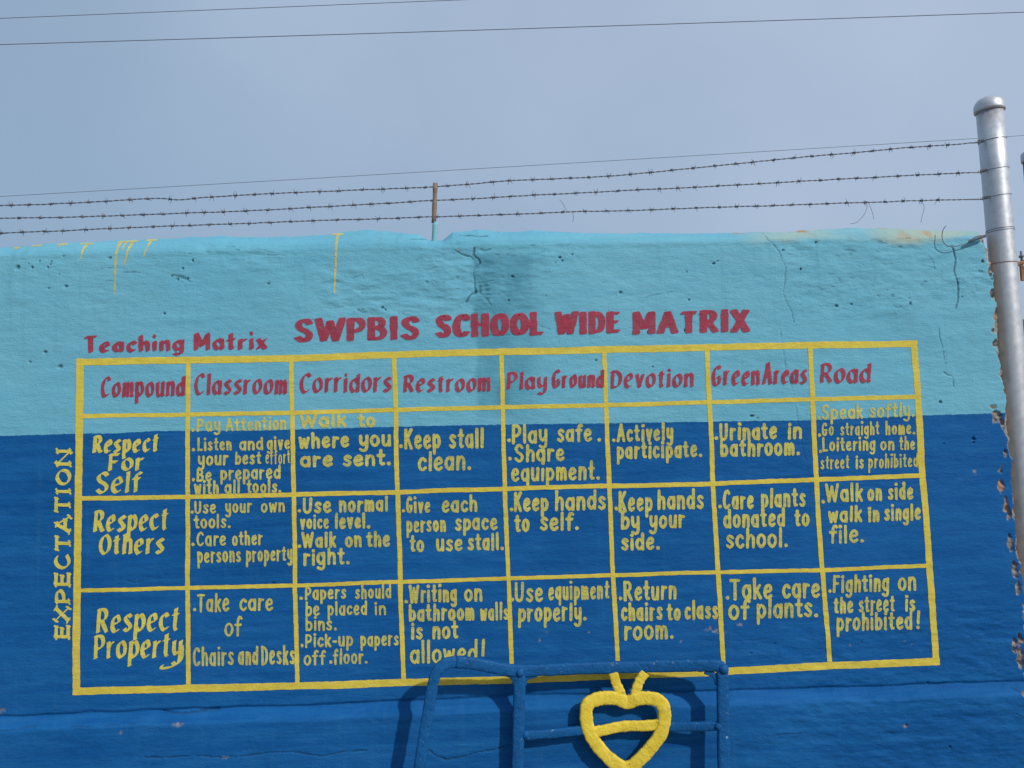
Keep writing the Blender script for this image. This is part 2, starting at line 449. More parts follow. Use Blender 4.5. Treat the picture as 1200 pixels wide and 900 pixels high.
CHIPS = [(1164, 388, 6, 5), (1166, 402, 5, 9), (1162, 476, 6, 4), (1168, 488, 8, 6), (1176, 500, 3, 10), (1174, 552, 5, 9), (1173, 568, 5, 9), (1180, 592, 4, 10), (1184, 640, 4, 16), (1187, 664, 5, 14), (1192, 690, 3, 8), (1189, 757, 4, 9), (1196, 768, 6, 20), (1202, 790, 6, 10), (1196, 812, 4, 3),
         (1158, 300, 4, 10), (1160, 318, 4, 9), (1164, 345, 3, 12), (1152, 306, 3, 3), (1178, 530, 3, 5), (1184, 606, 4, 6)]

def H_base(x, z):
    """how far the plaster stands out of the plane y = 0 towards the viewer"""
    h = .006*fbm(x*1.1, z*1.3, 3, 21) + .0030*fbm(x*4.5, z*6, 4, 31) + .0014*fbm(x*12, z*26, 3, 41)
    # rougher, hastily trowelled render under the coping and in the low right corner
    upper = sstep(.02, .22, z - (z_band(x)+.28))
    h = h + (.0030*upper)*fbm(x*14, z*34, 4, 51)*(.4+1.6*sstep(-.1, .35, fbm(x*2.3, z*3, 2, 55)))
    low = sstep(.6, 1.3, x)*sstep(.95, .75, z)
    h = h + .004*low*fbm(x*16+z*5, z*40, 4, 61)
    # plinth with a sloping top
    zl = z_ledge(x) + .005*fbm(x*9, z*0, 3, 81)
    h = h + .030*sstep(zl+.002, zl-.040, z) - .006*np.exp(-((z-zl-.004)/.006)**2)
    # rounded coping
    zc, zt = z_cham(x), z_top(x)
    t = np.clip((z-zc)/(zt-zc), 0, 1.2)
    return h - .052*t**2.1 - .0012*np.exp(-((z-zc+.004)/.012)**2)
def seg_dist(x, z, P):
    d = np.full(x.shape, 9.0)
    for (x0, z0), (x1, z1) in zip(P[:-1], P[1:]):
        vx, vz = x1-x0, z1-z0; L2 = vx*vx+vz*vz+1e-12
        t = np.clip(((x-x0)*vx+(z-z0)*vz)/L2, 0, 1)
        d = np.minimum(d, np.hypot(x-x0-t*vx, z-z0-t*vz))
    return d

def build_wall():
    xl, xr = at(-25, 450)[0], at(1230, 800)[0]
    step = .0032
    nfine = int((xr-xl)/step)
    xs = np.concatenate([np.linspace(-8, xl, 120, endpoint=False), np.linspace(xl, xr, nfine)])
    zb = at(600, 915)[2] - .03
    nz = int((2.30-zb)/step)
    vv = np.concatenate([np.linspace(0, zb, 10, endpoint=False)/2.3, np.linspace(zb, 2.30, nz)/2.3])
    nx, nv = len(xs), len(vv)
    XX, VV = np.meshgrid(xs, vv)
    Z = VV*z_top(XX)
    for _ in range(2):
        e = x_edge(Z) + .008*fbm(Z*55, Z*0+3, 4, 91) + .003*fbm(Z*160, Z*0+3, 2, 92)
        frac = np.clip((XX-(xr-.35))/.35, 0, 1)          # only the last 35 cm bend to the broken edge
        X = XX + frac*(e-xr)
        Z = VV*(z_top(X) + .007*fbm(X*26, X*0, 4, 95) + .004*fbm(X*8, X*0, 2, 96))
    h = H_base(X, Z)
    dirt = np.zeros_like(X); chip = np.zeros_like(X); stain = np.zeros_like(X); rust = np.zeros_like(X); dark_streak = np.zeros_like(X)
    wob = .0022*fbm(X*70, Z*70, 2, 101), .0022*fbm(X*70+50, Z*70, 2, 102)
    def window(pts, pad):
        P = np.array(pts); w = at(P[:, 0], P[:, 1])
        x0, x1, z0, z1 = w[:, 0].min()-pad, w[:, 0].max()+pad, w[:, 2].min()-pad, w[:, 2].max()+pad
        ii = np.where((xs >= x0-.02) & (xs <= x1+.4))[0]; zrow = Z[:, nx//2]
        jj = np.where((zrow >= z0-.08) & (zrow <= z1+.08))[0]
        return slice(jj[0], jj[-1]+1), slice(ii[0], ii[-1]+1), w
    for pts, hw, dep, dk in CRACKS:
        sj, si, w = window(pts, .03)
        d = seg_dist(X[sj, si]+wob[0][sj, si], Z[sj, si]+wob[1][sj, si], w[:, [0, 2]])
        hw = hw*PX*.62*(1+1.5*fbm(X[sj, si]*30, Z[sj, si]*30, 3, 111))
        k = np.clip(1.6 - d/np.maximum(hw, 5e-4), 0, 1)
        h[sj, si] -= dep*k
        dirt[sj, si] = np.maximum(dirt[sj, si], dk*.66*k)
    for px, py, r in PITS:
        sj, si, w = window([(px, py)], .03)
        d = np.hypot(X[sj, si]+3*wob[0][sj, si]-w[0, 0], (Z[sj, si]+3*wob[1][sj, si]-w[0, 2])*1.3)/(r*.85*PX)
        k = np.clip(1.5-d, 0, 1)
        h[sj, si] -= .008*k; dirt[sj, si] = np.maximum(dirt[sj, si], .5*k)
    for px, py, rx, ry in LIGHT_SPOTS:
        sj, si, w = window([(px, py)], .04)
        d = np.hypot((X[sj, si]+3*wob[0][sj, si]-w[0, 0])/(rx*PX), (Z[sj, si]+3*wob[1][sj, si]-w[0, 2])/(ry*PX))
        k = np.clip(1.5-d+1.2*fbm(X[sj, si]*160, Z[sj, si]*160, 2, 121), 0, 1)
        chip[sj, si] = np.maximum(chip[sj, si], .7*k); h[sj, si] -= .002*k
    for px, py, rx, ry in CHIPS:
        sj, si, w = window([(px, py)], .08)
        d = np.hypot((X[sj, si]-w[0, 0])/(.65*rx*PX), (Z[sj, si]-w[0, 2])/(.7*ry*PX))
        k = sstep(1.25, .75, d + 1.5*fbm(X[sj, si]*34, Z[sj, si]*34, 4, 131))
        chip[sj, si] = np.maximum(chip[sj, si], k)
        h[sj, si] -= k*(.003+.009*(.5+fbm(X[sj, si]*60, Z[sj, si]*60, 4, 141)))
    # a ragged margin along the broken end where the paint has come off with the plaster
    de = (x_edge(Z) - X)
    k = sstep(.004, -.004, de - .001 - .022*fbm(Z*13, X*6, 4, 145) - .012*fbm(Z*60, X*60, 3, 146))
    chip = np.maximum(chip, k); h -= k*(.002+.007*(.5+fbm(X*60, Z*60, 3, 147)))
    # random small pocks in the upper render
    up = sstep(.34, .46, Z-z_band(X)+0*X)*(Z < z_top(X)-.05)
    pk = fbm(X*26, Z*60, 3, 151)
    k = sstep(.47, .58, pk)*up*sstep(-.05, .25, fbm(X*2.3, Z*3, 2, 55))
    h -= .003*k; dirt = np.maximum(dirt, .30*k)
    # ochre stain along the right-hand coping, a rusty patch in it
    cz = Z - z_cham(X)
    sx = sstep(at(850, 270)[0], at(930, 270)[0], X)
    stain = .62*sx*sstep(-.012, .02, cz+.03*fbm(X*7, Z*9, 3, 161))*(.55+.7*fbm(X*5, Z*14, 3, 162))
    for px, py, rx, ry, a in ((1087, 272, 12, 6, .55), (1062, 276, 9, 8, .3), (945, 266, 7, 4, .9), (868, 270, 8, 3, .4), (1040, 264, 14, 3, .3), (14, 286, 6, 3, .4)):
        w = at(px, py)
        d = np.hypot((X-w[0])/(rx*PX), (Z-w[2])/(ry*PX))
        rust = np.maximum(rust, a*sstep(1.2, .3, d+.9*fbm(X*40, Z*40, 3, 171)))
    # wall colour darkened in a vertical streak below the panel joint
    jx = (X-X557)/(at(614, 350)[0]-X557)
    dark_streak = sstep(-.06, .10, jx+.06*fbm(X*20, Z*12, 3, 181))*sstep(1.5, .6, jx+.25*fbm(X*9, Z*7, 3, 182))*sstep(z_band(X)-.02, z_band(X)+.1, Z)*sstep(-.008, -.03, Z-z_cham(X))
    dark_streak = dark_streak*(.8+.5*fbm(X*18, Z*10, 4, 183))
    Y = -h
    # bare end face, then over the top and down the back
    ex_d = [.022, .05, .09, .14, .20]
    endX = [X[:, -1:] + .012*fbm(Z[:, -1:]*45, Z[:, -1:]*0+k, 3, 190+k) + .004*k for k in range(5)]
    X = np.concatenate([X]+endX, 1)
    Z = np.concatenate([Z]+[Z[:, -1:]]*5, 1)
    Y = np.concatenate([Y]+[np.maximum(Y[:, -1:], d) for d in ex_d], 1)
    one = np.ones((nv, 5))
    dirt, stain, rust, dark_streak = [np.concatenate([a, 0*one], 1) for a in (dirt, stain, rust, dark_streak)]
    chip = np.concatenate([chip, one], 1)
    rows = [(.09, .004), (.15, .002), (.20, -.02), (.20, -1.0), (.20, -9.0)]
    for d, dz in rows:
        zt = Z[nv-1:nv] + dz
        if dz < -5: zt = 0*zt
        X = np.concatenate([X, X[nv-1:nv]], 0); Z = np.concatenate([Z, zt], 0); Y = np.concatenate([Y, np.maximum(Y[nv-1:nv], d)], 0)
        dirt = np.concatenate([dirt, 0*dirt[:1]], 0); chip = np.concatenate([chip, 0*chip[:1]], 0)
        stain = np.concatenate([stain, stain[nv-1:nv]], 0); rust = np.concatenate([rust, rust[nv-1:nv]], 0); dark_streak = np.concatenate([dark_streak, 0*dark_streak[:1]], 0)
    band = Z - z_band(X)
    ny, nx = X.shape
    co = np.stack([X, Y, Z], -1).reshape(-1, 3).astype(np.float32)
    idx = np.arange(ny*nx).reshape(ny, nx)
    q = np.stack([idx[:-1, :-1], idx[:-1, 1:], idx[1:, 1:], idx[1:, :-1]], -1).reshape(-1, 4).astype(np.int32)
    me = bpy.data.meshes.new('painted_wall')
    me.vertices.add(len(co)); me.vertices.foreach_set('co', co.ravel())
    me.loops.add(q.size); me.loops.foreach_set('vertex_index', q.ravel())
    me.polygons.add(len(q)); me.polygons.foreach_set('loop_start', np.arange(0, q.size, 4, dtype=np.int32))
    me.polygons.foreach_set('use_smooth', np.ones(len(q), dtype=bool))
    me.update(calc_edges=True)
    for nm, a in (('band', band), ('dirt', dirt), ('chip', chip), ('stain', stain), ('rust', rust), ('dark_streak', dark_streak)):
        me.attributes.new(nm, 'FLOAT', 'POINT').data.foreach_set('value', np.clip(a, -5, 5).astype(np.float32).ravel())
    me.materials.append(M_WALL)
    o = bpy.data.objects.new('painted_wall', me)
    col.objects.link(o)
    return o
wall = build_wall()
tag(wall, 'plastered boundary wall painted pale blue above dark blue, with a yellow chart of school rules', 'wall')

# ------------------------------------------------------------------ brush lettering
def bowl(l, r): return [(r, .72), ((l+r)/2, 1.0), (l, .72), (l-.01, .3), ((l+r)/2, 0), (r, .28)]
G_ = {
 'a': (.70, [('c', bowl(.06, .60)), ('l', [(.63, .98), (.63, 0)])]),
 'b': (.70, [('l', [(.06, 1.45), (.06, 0)]), ('c', [(.08, .7), (.36, 1), (.64, .7), (.64, .3), (.36, 0), (.08, .25)])]),
 'c': (.62, [('c', [(.58, .80), (.35, 1), (.07, .72), (.06, .3), (.33, 0), (.6, .2)])]),
 'd': (.70, [('c', bowl(.06, .60)), ('l', [(.64, 1.45), (.64, 0)])]),
 'e': (.66, [('c', [(.08, .50), (.36, .53), (.60, .66), (.50, .95), (.30, 1.0), (.08, .72), (.06, .3), (.30, 0), (.62, .18)])]),
 'f': (.52, [('c', [(.56, 1.32), (.40, 1.45), (.24, 1.2), (.22, .8), (.22, 0)]), ('l', [(.0, .92), (.48, .92)])]),
 'g': (.70, [('c', bowl(.06, .60)), ('c', [(.64, 1), (.64, .2), (.60, -.32), (.34, -.5), (.05, -.36)])]),
 'h': (.68, [('l', [(.06, 1.45), (.06, 0)]), ('c', [(.08, .62), (.30, 1), (.56, .88), (.62, .5), (.62, 0)])]),
 'i': (.16, [('l', [(.08, 1.0), (.08, 0)]), ('d', [(.08, 1.38)])]),
 'k': (.62, [('l', [(.06, 1.45), (.06, 0)]), ('l', [(.56, 1), (.10, .42)]), ('l', [(.24, .58), (.60, 0)])]),
 'l': (.16, [('l', [(.08, 1.45), (.08, 0)])]),
 'm': (.98, [('l', [(.06, 1), (.06, 0)]), ('c', [(.08, .62), (.26, 1), (.44, .86), (.48, .5), (.48, 0)]), ('c', [(.50, .62), (.68, 1), (.86, .86), (.91, .5), (.91, 0)])]),
 'n': (.68, [('l', [(.06, 1), (.06, 0)]), ('c', [(.08, .62), (.30, 1), (.56, .88), (.62, .5), (.62, 0)])]),
 'o': (.70, [('o', [(.35, 1), (.07, .75), (.06, .28), (.35, 0), (.63, .28), (.63, .75)])]),
 'p': (.70, [('l', [(.06, 1), (.06, -.5)]), ('c', [(.08, .7), (.36, 1), (.64, .7), (.64, .3), (.36, 0), (.08, .25)])]),
 'q': (.70, [('c', bowl(.06, .60)), ('l', [(.64, 1), (.64, -.5)])]),
 'r': (.48, [('l', [(.06, 1), (.06, 0)]), ('c', [(.08, .62), (.24, .95), (.46, .92)])]),
 's': (.58, [('c', [(.54, .84), (.30, 1), (.08, .78), (.28, .54), (.54, .28), (.32, 0), (.04, .16)])]),
 't': (.48, [('c', [(.22, 1.38), (.22, .7), (.22, .2), (.32, .02), (.46, .08)]), ('l', [(.0, .98), (.46, .98)])]),
 'u': (.68, [('c', [(.06, 1), (.06, .4), (.14, .05), (.34, 0), (.54, .18), (.62, .5)]), ('l', [(.63, 1), (.63, 0)])]),
 'v': (.62, [('l', [(.04, 1), (.31, 0)]), ('l', [(.31, 0), (.58, 1)])]),
 'w': (.92, [('l', [(.04, 1), (.22, 0)]), ('l', [(.22, 0), (.46, .85)]), ('l', [(.46, .85), (.68, 0)]), ('l', [(.68, 0), (.88, 1)])]),
 'x': (.62, [('l', [(.04, 1), (.58, 0)]), ('l', [(.58, 1), (.04, 0)])]),
 'y': (.68, [('c', [(.06, 1), (.08, .4), (.30, .12), (.60, .42)]), ('c', [(.63, 1), (.63, .1), (.56, -.38), (.28, -.5), (.04, -.36)])]),
 '.': (.20, [('d', [(.10, .06)])]),
 '-': (.40, [('l', [(.05, .5), (.35, .5)])]),
 '!': (.22, [('l', [(.14, 1.45), (.10, .42)]), ('d', [(.08, .06)])]),
 # capitals, 1.45 tall
 'A': (.92, [('l', [(.03, 0), (.46, 1.45)]), ('l', [(.46, 1.45), (.89, 0)]), ('l', [(.20, .5), (.72, .5)])]),
 'B': (.80, [('l', [(.07, 1.45), (.07, 0)]), ('c', [(.07, 1.42), (.5, 1.40), (.66, 1.12), (.5, .82), (.1, .78)]), ('c', [(.1, .78), (.55, .74), (.74, .4), (.55, .05), (.07, .03)])]),
 'C': (.82, [('c', [(.76, 1.2), (.62, 1.40), (.40, 1.43), (.14, 1.1), (.06, .6), (.2, .14), (.46, 0), (.78, .24)])]),
 'D': (.86, [('l', [(.07, 1.45), (.07, 0)]), ('c', [(.07, 1.42), (.45, 1.38), (.76, 1.05), (.79, .6), (.6, .15), (.07, .03)])]),
 'E': (.72, [('l', [(.07, 1.45), (.07, 0)]), ('l', [(.07, 1.40), (.66, 1.40)]), ('l', [(.07, .75), (.56, .75)]), ('l', [(.07, .05), (.68, .05)])]),
 'F': (.70, [('l', [(.07, 1.45), (.07, 0)]), ('l', [(.07, 1.40), (.66, 1.40)]), ('l', [(.07, .75), (.54, .75)])]),
 'G': (.86, [('c', [(.74, 1.22), (.60, 1.42), (.38, 1.42), (.13, 1.08), (.06, .6), (.2, .12), (.44, 0), (.70, .12), (.76, .55)]), ('l', [(.46, .62), (.80, .62)])]),
 'H': (.86, [('l', [(.07, 1.45), (.07, 0)]), ('l', [(.79, 1.45), (.79, 0)]), ('l', [(.07, .76), (.79, .76)])]),
 'I': (.26, [('l', [(.13, 1.45), (.13, 0)])]),
 'K': (.78, [('l', [(.07, 1.45), (.07, 0)]), ('l', [(.70, 1.45), (.10, .62)]), ('l', [(.26, .84), (.74, 0)])]),
 'L': (.68, [('l', [(.07, 1.45), (.07, 0)]), ('l', [(.07, .04), (.64, .04)])]),
 'M': (1.10, [('l', [(.08, 0), (.10, 1.45)]), ('l', [(.10, 1.42), (.54, .35)]), ('l', [(.54, .35), (.98, 1.42)]), ('l', [(1.0, 1.45), (1.02, 0)])]),
 'N': (.88, [('l', [(.07, 0), (.07, 1.45)]), ('l', [(.07, 1.42), (.80, .03)]), ('l', [(.81, 1.45), (.81, 0)])]),
 'O': (.90, [('o', [(.45, 1.43), (.14, 1.15), (.05, .72), (.14, .28), (.45, .02), (.76, .28), (.85, .72), (.76, 1.15)])]),
 'P': (.76, [('l', [(.07, 1.45), (.07, 0)]), ('c', [(.07, 1.42), (.46, 1.42), (.68, 1.18), (.66, .85), (.42, .62), (.10, .62)])]),
 'R': (.82, [('l', [(.07, 1.45), (.07, 0)]), ('c', [(.07, 1.42), (.46, 1.42), (.67, 1.18), (.62, .88), (.40, .70), (.10, .70)]), ('l', [(.34, .70), (.78, 0)])]),
 'S': (.76, [('c', [(.68, 1.22), (.56, 1.40), (.34, 1.43), (.11, 1.18), (.22, .84), (.52, .65), (.69, .38), (.56, .06), (.32, 0), (.06, .22)])]),
 'T': (.82, [('l', [(.41, 1.42), (.41, 0)]), ('l', [(.03, 1.40), (.79, 1.40)])]),
 'U': (.82, [('c', [(.07, 1.45), (.07, .7), (.11, .2), (.38, 0), (.66, .2), (.72, .6), (.74, 1.45)])]),
 'W': (1.34, [('l', [(.04, 1.45), (.34, 0)]), ('l', [(.34, 0), (.66, 1.25)]), ('l', [(.66, 1.25), (.98, 0)]), ('l', [(.98, 0), (1.30, 1.45)])]),
 'X': (.82, [('l', [(.05, 1.45), (.77, 0)]), ('l', [(.76, 1.45), (.04, 0)])]),
}
class Pen:
    """t = round thickness px, n = nib length px, a = nib angle"""
    def __init__(self, t, n=0.0, a=40.0, slant=0.0, serif=0.0, flick=0.0):
        self.flick = flick
        self.t, self.n, self.a, self.slant, self.serif = t, n, R(a), slant, serif
class Paint:
    def __init__(self, lift): self.v = []; self.f = []; self.lift = lift; self.k = 0
    def _add(self, P2, lifts):                         # photo pixels -> painted on the plaster
        w = at(P2[:, 0], P2[:, 1])
        h = H_base(w[:, 0], w[:, 2])
        w[:, 1] = -(h + self.lift + lifts)
        b = len(self.v); self.v.extend(w.tolist()); return b
    def nextlift(self):
        self.k = (self.k+1) % 24
        return self.k*2.2e-5
    def ribbon(self, pts, pen, closed=False, taper=1.0):
        pts = np.asarray(pts, float)
        # resample to about 2 px
        P = np.vstack([pts, pts[:1]]) if closed else pts
        s = np.concatenate([[0], np.cumsum(np.hypot(*np.diff(P, axis=0).T))])
        if s[-1] < 1e-6: return
        m = max(3, int(s[-1]/1.8)+1)
        u = np.linspace(0, s[-1], m)
        P = np.stack([np.interp(u, s, P[:, 0]), np.interp(u, s, P[:, 1])], -1)
        d = np.gradient(P, axis=0)
        if closed:
            d[0] = d[-1] = P[1]-P[-2]
        d /= np.maximum(np.hypot(d[:, 0], d[:, 1]), 1e-9)[:, None]
        N = np.stack([-d[:, 1], d[:, 0]], -1)
        nv = np.array([math.cos(pen.a), -math.sin(pen.a)])*pen.n/2
        ph = random.uniform(0, 50)
        wv = 1 + .22*vnoise(u/7+ph, u*0, 5) + .16*vnoise(u/2.2+ph, u*0+4, 6)
        wv = wv*np.linspace(1, taper, m)
        sg = np.clip((N @ nv)/max(.3*pen.n/2, 1e-6), -1, 1) if pen.n > 0 else np.zeros(len(P))
        off = (sg[:, None]*nv[None] + N*pen.t/2)*wv[:, None]
        rows = np.stack([P+off*q for q in (-1, 0, 1)], 1)
        lift = self.nextlift() + np.linspace(0, 3e-5, m)
        b = self._add(rows.reshape(-1, 2), np.repeat(lift, 3))
        for i in range(m-1):
            for k in range(2):
                self.f.append((b+i*3+k, b+i*3+k+1, b+i*3+k+4, b+i*3+k+3))
        if not closed and pen.t > 1.2:
            for e, dd in ((0, -d[0]), (m-1, d[-1])):
                self.cap(P[e], dd, N[e], sg[e]*nv, pen.t/2*wv[e], pen)
    def cap(self, p, d, N, nn, r, pen):
        arc = [p + nn*0 + N*(r*math.cos(a)) + d*(r*math.sin(a)) for a in np.linspace(0, math.pi, 7)]
        if pen.n > 0:
            arc = [q + nn*(1 if (q-p) @ N > 0 else -1 if (q-p) @ N < -1e-6 else 0) for q in arc]
        P = np.array([p]+arc); b = self._add(P, np.full(len(P), self.nextlift()))
        for i in range(1, len(P)-1): self.f.append((b, b+i, b+i+1))
    def dot(self, p, r, ry=None, pen=None):
        n = 12; an = np.linspace(0, 2*math.pi, n, endpoint=False)
        rr = r*(1+np.array([random.uniform(-.15, .15) for _ in range(n)]))
        P = np.stack([p[0]+rr*np.cos(an), p[1]+(ry or r)/r*rr*np.sin(an)], -1)
        P = np.vstack([[p], P]); b = self._add(P, np.full(len(P), self.nextlift()))
        for i in range(n): self.f.append((b, b+1+i, b+1+(i+1) % n))
    def word(self, text, x0, x1, y, xh, cap, pen, slope=-.028, gap=.22, rot=None, tight=False):
        """fit text between x0 and x1 of the photo on a baseline starting at height y"""
        ws = [G_[ch][0] for ch in text]
        sc = 1.0
        while True:                                    # thinner brush where the words are squeezed
            hw = (pen.t + pen.n*abs(math.cos(pen.a)))/2*sc
            g = 2*hw*.92 + gap*4.5
            sx = max((x1-x0-2*hw-g*(len(text)-1))/max(sum(ws), .01), .05)
            if len(text) < 2 or .58*sx > 2*hw*.92 + 1.0 or sc < (.95 if tight else .60): break
            sc -= .04
        pen = Pen(pen.t*sc, pen.n*sc, math.degrees(pen.a), pen.slant, pen.serif, pen.flick)
        adv = []; x = 0
        for w_ in ws:
            adv.append(x); x += w_ + g/sx
        for ch, ax in zip(text, adv):
            up = ch.isupper() or ch == '!'
            jy = random.uniform(-.35, .35)*xh/14; js = random.uniform(.97, 1.04); jr = random.uniform(-.025, .025)
            def tr(q):
                gx, gy = q
                if up: yy = gy/1.45*cap
                elif gy <= 1: yy = gy*xh
                else: yy = xh + (gy-1)/.45*(cap-xh)
                yy = yy*js + jy
                xx = x0 + hw + (ax+gx)*sx + pen.slant*(yy-xh*.5) + jr*yy
                py = y + slope*(xx-x0) - yy
                if rot is not None:
                    rx, ry = xx-x0, py-y
                    return (rot[0] + ry + rot[2]*rx, rot[1] - rx)
                return (xx, py)
            for kind, pts in G_[ch][1]:
                if kind == 'd':
                    p = tr(pts[0]); r = max(pen.t*.62, pen.n*.42, 1.7)
                    self.dot(p, r, r*(1.25 if pen.n > 0 and ch == 'i' else 1.0)); continue
                q = np.array([tr(p) for p in pts])
                if kind == 'c': q = catmull(q, 6)
                if kind == 'o': q = catmull(q, 6, True)
                if pen.flick and kind in 'lc' and rot is None:      # the broad brush enters and leaves with a flick
                    f = pen.flick
                    if kind == 'l' and abs(q[-1][1]-q[0][1]) > 2.5*abs(q[-1][0]-q[0][0]):
                        if q[0][1] > q[-1][1]: q = q[::-1]
                        q = np.vstack([[q[0]+(-f, f*.55)], np.linspace(q[0], q[-1], 6), [q[-1]+(f, -f*.55)]])
                    elif kind == 'c' and q[-1][1]-q[-3][1] > 1.2*abs(q[-1][0]-q[-3][0]) and ch in 'hmnr':
                        q = np.vstack([q, [q[-1]+(f, -f*.55)]])
                self.ribbon(q, pen, kind == 'o')
                if pen.serif and kind == 'l':
                    for e, f in ((q[0], q[1]), (q[-1], q[-2])):
                        d = (e-f)/max(np.hypot(*(e-f)), 1e-6); nn = np.array([-d[1], d[0]])
                        if rot is None and abs(d[1]) < .5 or rot is not None and abs(d[0]) < .5: nn = np.array([d[1], -d[0]])*.7
                        self.ribbon([e - nn*pen.serif*1.0 - d*.9, e - nn*pen.serif*.3 + d*.2, e + nn*pen.serif*.3 - d*.2, e + nn*pen.serif + d*.9], Pen(pen.t*.9, pen.n*.35, math.degrees(pen.a)))
    def strip(self, pts, w):
        """long painted line of width w px through photo points"""
        pts = np.array(pts, float)
        s = np.concatenate([[0], np.cumsum(np.hypot(*np.diff(pts, axis=0).T))])
        m = int(s[-1]/2.0)+2; u = np.linspace(0, s[-1], m)
        P = np.stack([np.interp(u, s, pts[:, 0]), np.interp(u, s, pts[:, 1])], -1)
        ph = random.uniform(0, 90)
        d = np.gradient(P, axis=0); d /= np.hypot(d[:, 0], d[:, 1])[:, None]
        N = np.stack([-d[:, 1], d[:, 0]], -1)
        mid = .9*vnoise(u/60+ph, u*0, 3)
        e0 = w/2*(1+.10*vnoise(u/30+ph, u*0+1, 4)) + .55*vnoise(u/5+ph, u*0, 7)
        e1 = w/2*(1+.10*vnoise(u/30+ph, u*0+9, 4)) + .55*vnoise(u/5+ph, u*0+3, 8)
        rows = np.stack([P+N*(mid-e0)[:, None], P+N*(mid-e0*.34)[:, None], P+N*(mid+e1*.34)[:, None], P+N*(mid+e1)[:, None]], 1)
        b = self._add(rows.reshape(-1, 2), np.full(4*m, self.nextlift()*1.5))
        for i in range(m-1):
            for k in range(3):
                self.f.append((b+i*4+k, b+i*4+k+1, b+i*4+k+5, b+i*4+k+4))
    def build(self, name, mat, parent, label=None):
        o = mesh_obj(name, self.v, self.f, mat, parent)
        # every face looks out of the wall
        me = o.data; bm = bmesh.new(); bm.from_mesh(me)
        flip = [f for f in bm.faces if f.normal.y > 0]
        bmesh.ops.reverse_faces(bm, faces=flip); bm.to_mesh(me); bm.free()
        if label: o['label'] = label
        return o

grid = Paint(.0007)
grid.strip([(94, 420), (93, 500), (91.3, 600), (90.3, 700), (88.8, 815)], 8.6)
grid.strip([(1071, 399), (1076.5, 470), (1081.7, 560), (1089, 666), (1097, 779)], 7.6)
grid.strip([(90, 424.2), (220, 422), (341, 419.7), (463, 415.6), (590, 412.5), (707, 410), (828, 407.3), (950, 404.8), (1075, 402.8)], 8.0)
grid.strip([(85, 810.8), (220, 806.7), (398, 802.6), (495, 799.3), (600, 796.5), (713, 791.8), (830, 787.8), (863, 785.5), (980, 780), (1101, 775)], 8.6)
for pts, w in (([(97, 487.8), (218, 485.6), (343, 483.5), (463, 480.6), (587, 477.3), (710, 474.8), (830, 471.6), (950, 467.8), (1077, 464.8)], 5.0),
               ([(95, 584.3), (218, 582), (343, 579.7), (465, 576.8), (592, 572.4), (713, 569.8), (835, 566.5), (957, 562), (1081, 557.6)], 5.2),
               ([(92, 692.2), (218, 689.2), (345, 685.8), (468, 681.8), (595, 678), (717, 673.6), (840, 670.6), (963, 667.8), (1088, 663)], 4.6),
               ([(220.8, 424), (220, 580), (220, 688), (220.8, 807)], 5.4), ([(341.5, 421), (344.5, 580), (345.8, 687), (349, 803)], 5.2),
               ([(462, 417), (466, 577), (469, 682), (473.5, 799)], 5.4), ([(587.5, 414), (591.7, 571), (596, 678), (600.5, 796)], 5.0),
               ([(708, 411), (714, 570), (718.2, 673), (724.8, 790)], 5.2), ([(828, 409), (835.5, 566), (840.6, 670), (848.4, 787)], 5.4), ([(949, 406), (956.5, 563), (963, 667), (972.5, 780)], 5.6)):
    grid.strip(pts, w)
chart = grid.build('rules_chart', M_LINE, wall, 'yellow painted chart ruled into eight columns and four rows')

B = -.027
def cell(name, mat, pen, words, label, slope=B, gap=.22, lift=.0014):
    p = Paint(lift)
    for wd in words:
        if wd[0] == '*':
            p.dot((wd[1], wd[2]), max(pen.t*.62, 2.0)); continue
        text, x0, x1, y, xh, cap = wd[:6]
        p.word(text, x0, x1, y, xh, cap, wd[6] if len(wd) > 6 else pen, slope, gap)
    return p.build(name, mat, chart, label)

TITLE = Pen(3.6, 5.4, 8)
tt = Paint(.0014)
for text, x0, x1, y, cap in (('SWPBIS', 343, 493.5, 399, 24), ('SCHOOL', 508.5, 640, 394, 23.5), ('WIDE', 648.5, 729.5, 390.5, 23), ('MATRIX', 739.5, 880, 390, 23)):
    tt.word(text, x0, x1, y, 15, cap, TITLE, -.020, -.12, tight=True)
tt.build('title_lettering', M_RED, chart, 'bold red capitals above the chart reading SWPBIS SCHOOL WIDE MATRIX')

CALR = Pen(.9, 4.1, 34, .05, 0, 2.7)
CALT = Pen(1.4, 4.9, 28, .0, 0, 2.2)
CALY = Pen(.9, 4.3, 34, .07, 0, 2.8)
p = Paint(.0014)
p.word('Teaching', 98, 217, 412.3, 10.5, 18, CALT, -.018, .20, tight=True)
p.word('Matrix', 226, 314, 409.5, 11, 18.5, CALT, -.014, .20, tight=True)
p.build('lettering', M_RED, chart, 'red lettering above the first columns reading Teaching Matrix')
for words, lab in (([('Compound', 117, 218, 465, 16, 23)], 'Compound'), ([('Classroom', 227, 337.5, 462.5, 16, 24)], 'Classroom'), ([('Corridors', 350, 460, 460, 16, 21)], 'Corridors'),
                   ([('Restroom', 472, 576, 459.5, 14.5, 18.5)], 'Restroom'), ([('Play', 593, 642, 456, 13.5, 19), ('Ground', 646, 708.5, 454.5, 14, 20)], 'Play Ground'),
                   ([('Devotion', 714.5, 813.5, 454.5, 15, 19.5)], 'Devotion'), ([('Green', 833, 891, 451.5, 15.5, 23), ('Areas', 892.5, 946.5, 450, 15.5, 24)], 'Green Areas'), ([('Road', 960, 1021, 448.5, 15.5, 22)], 'Road')):
    cell('column_heading', M_RED, CALR, words, 'red column heading reading ' + lab, -.014, .16)
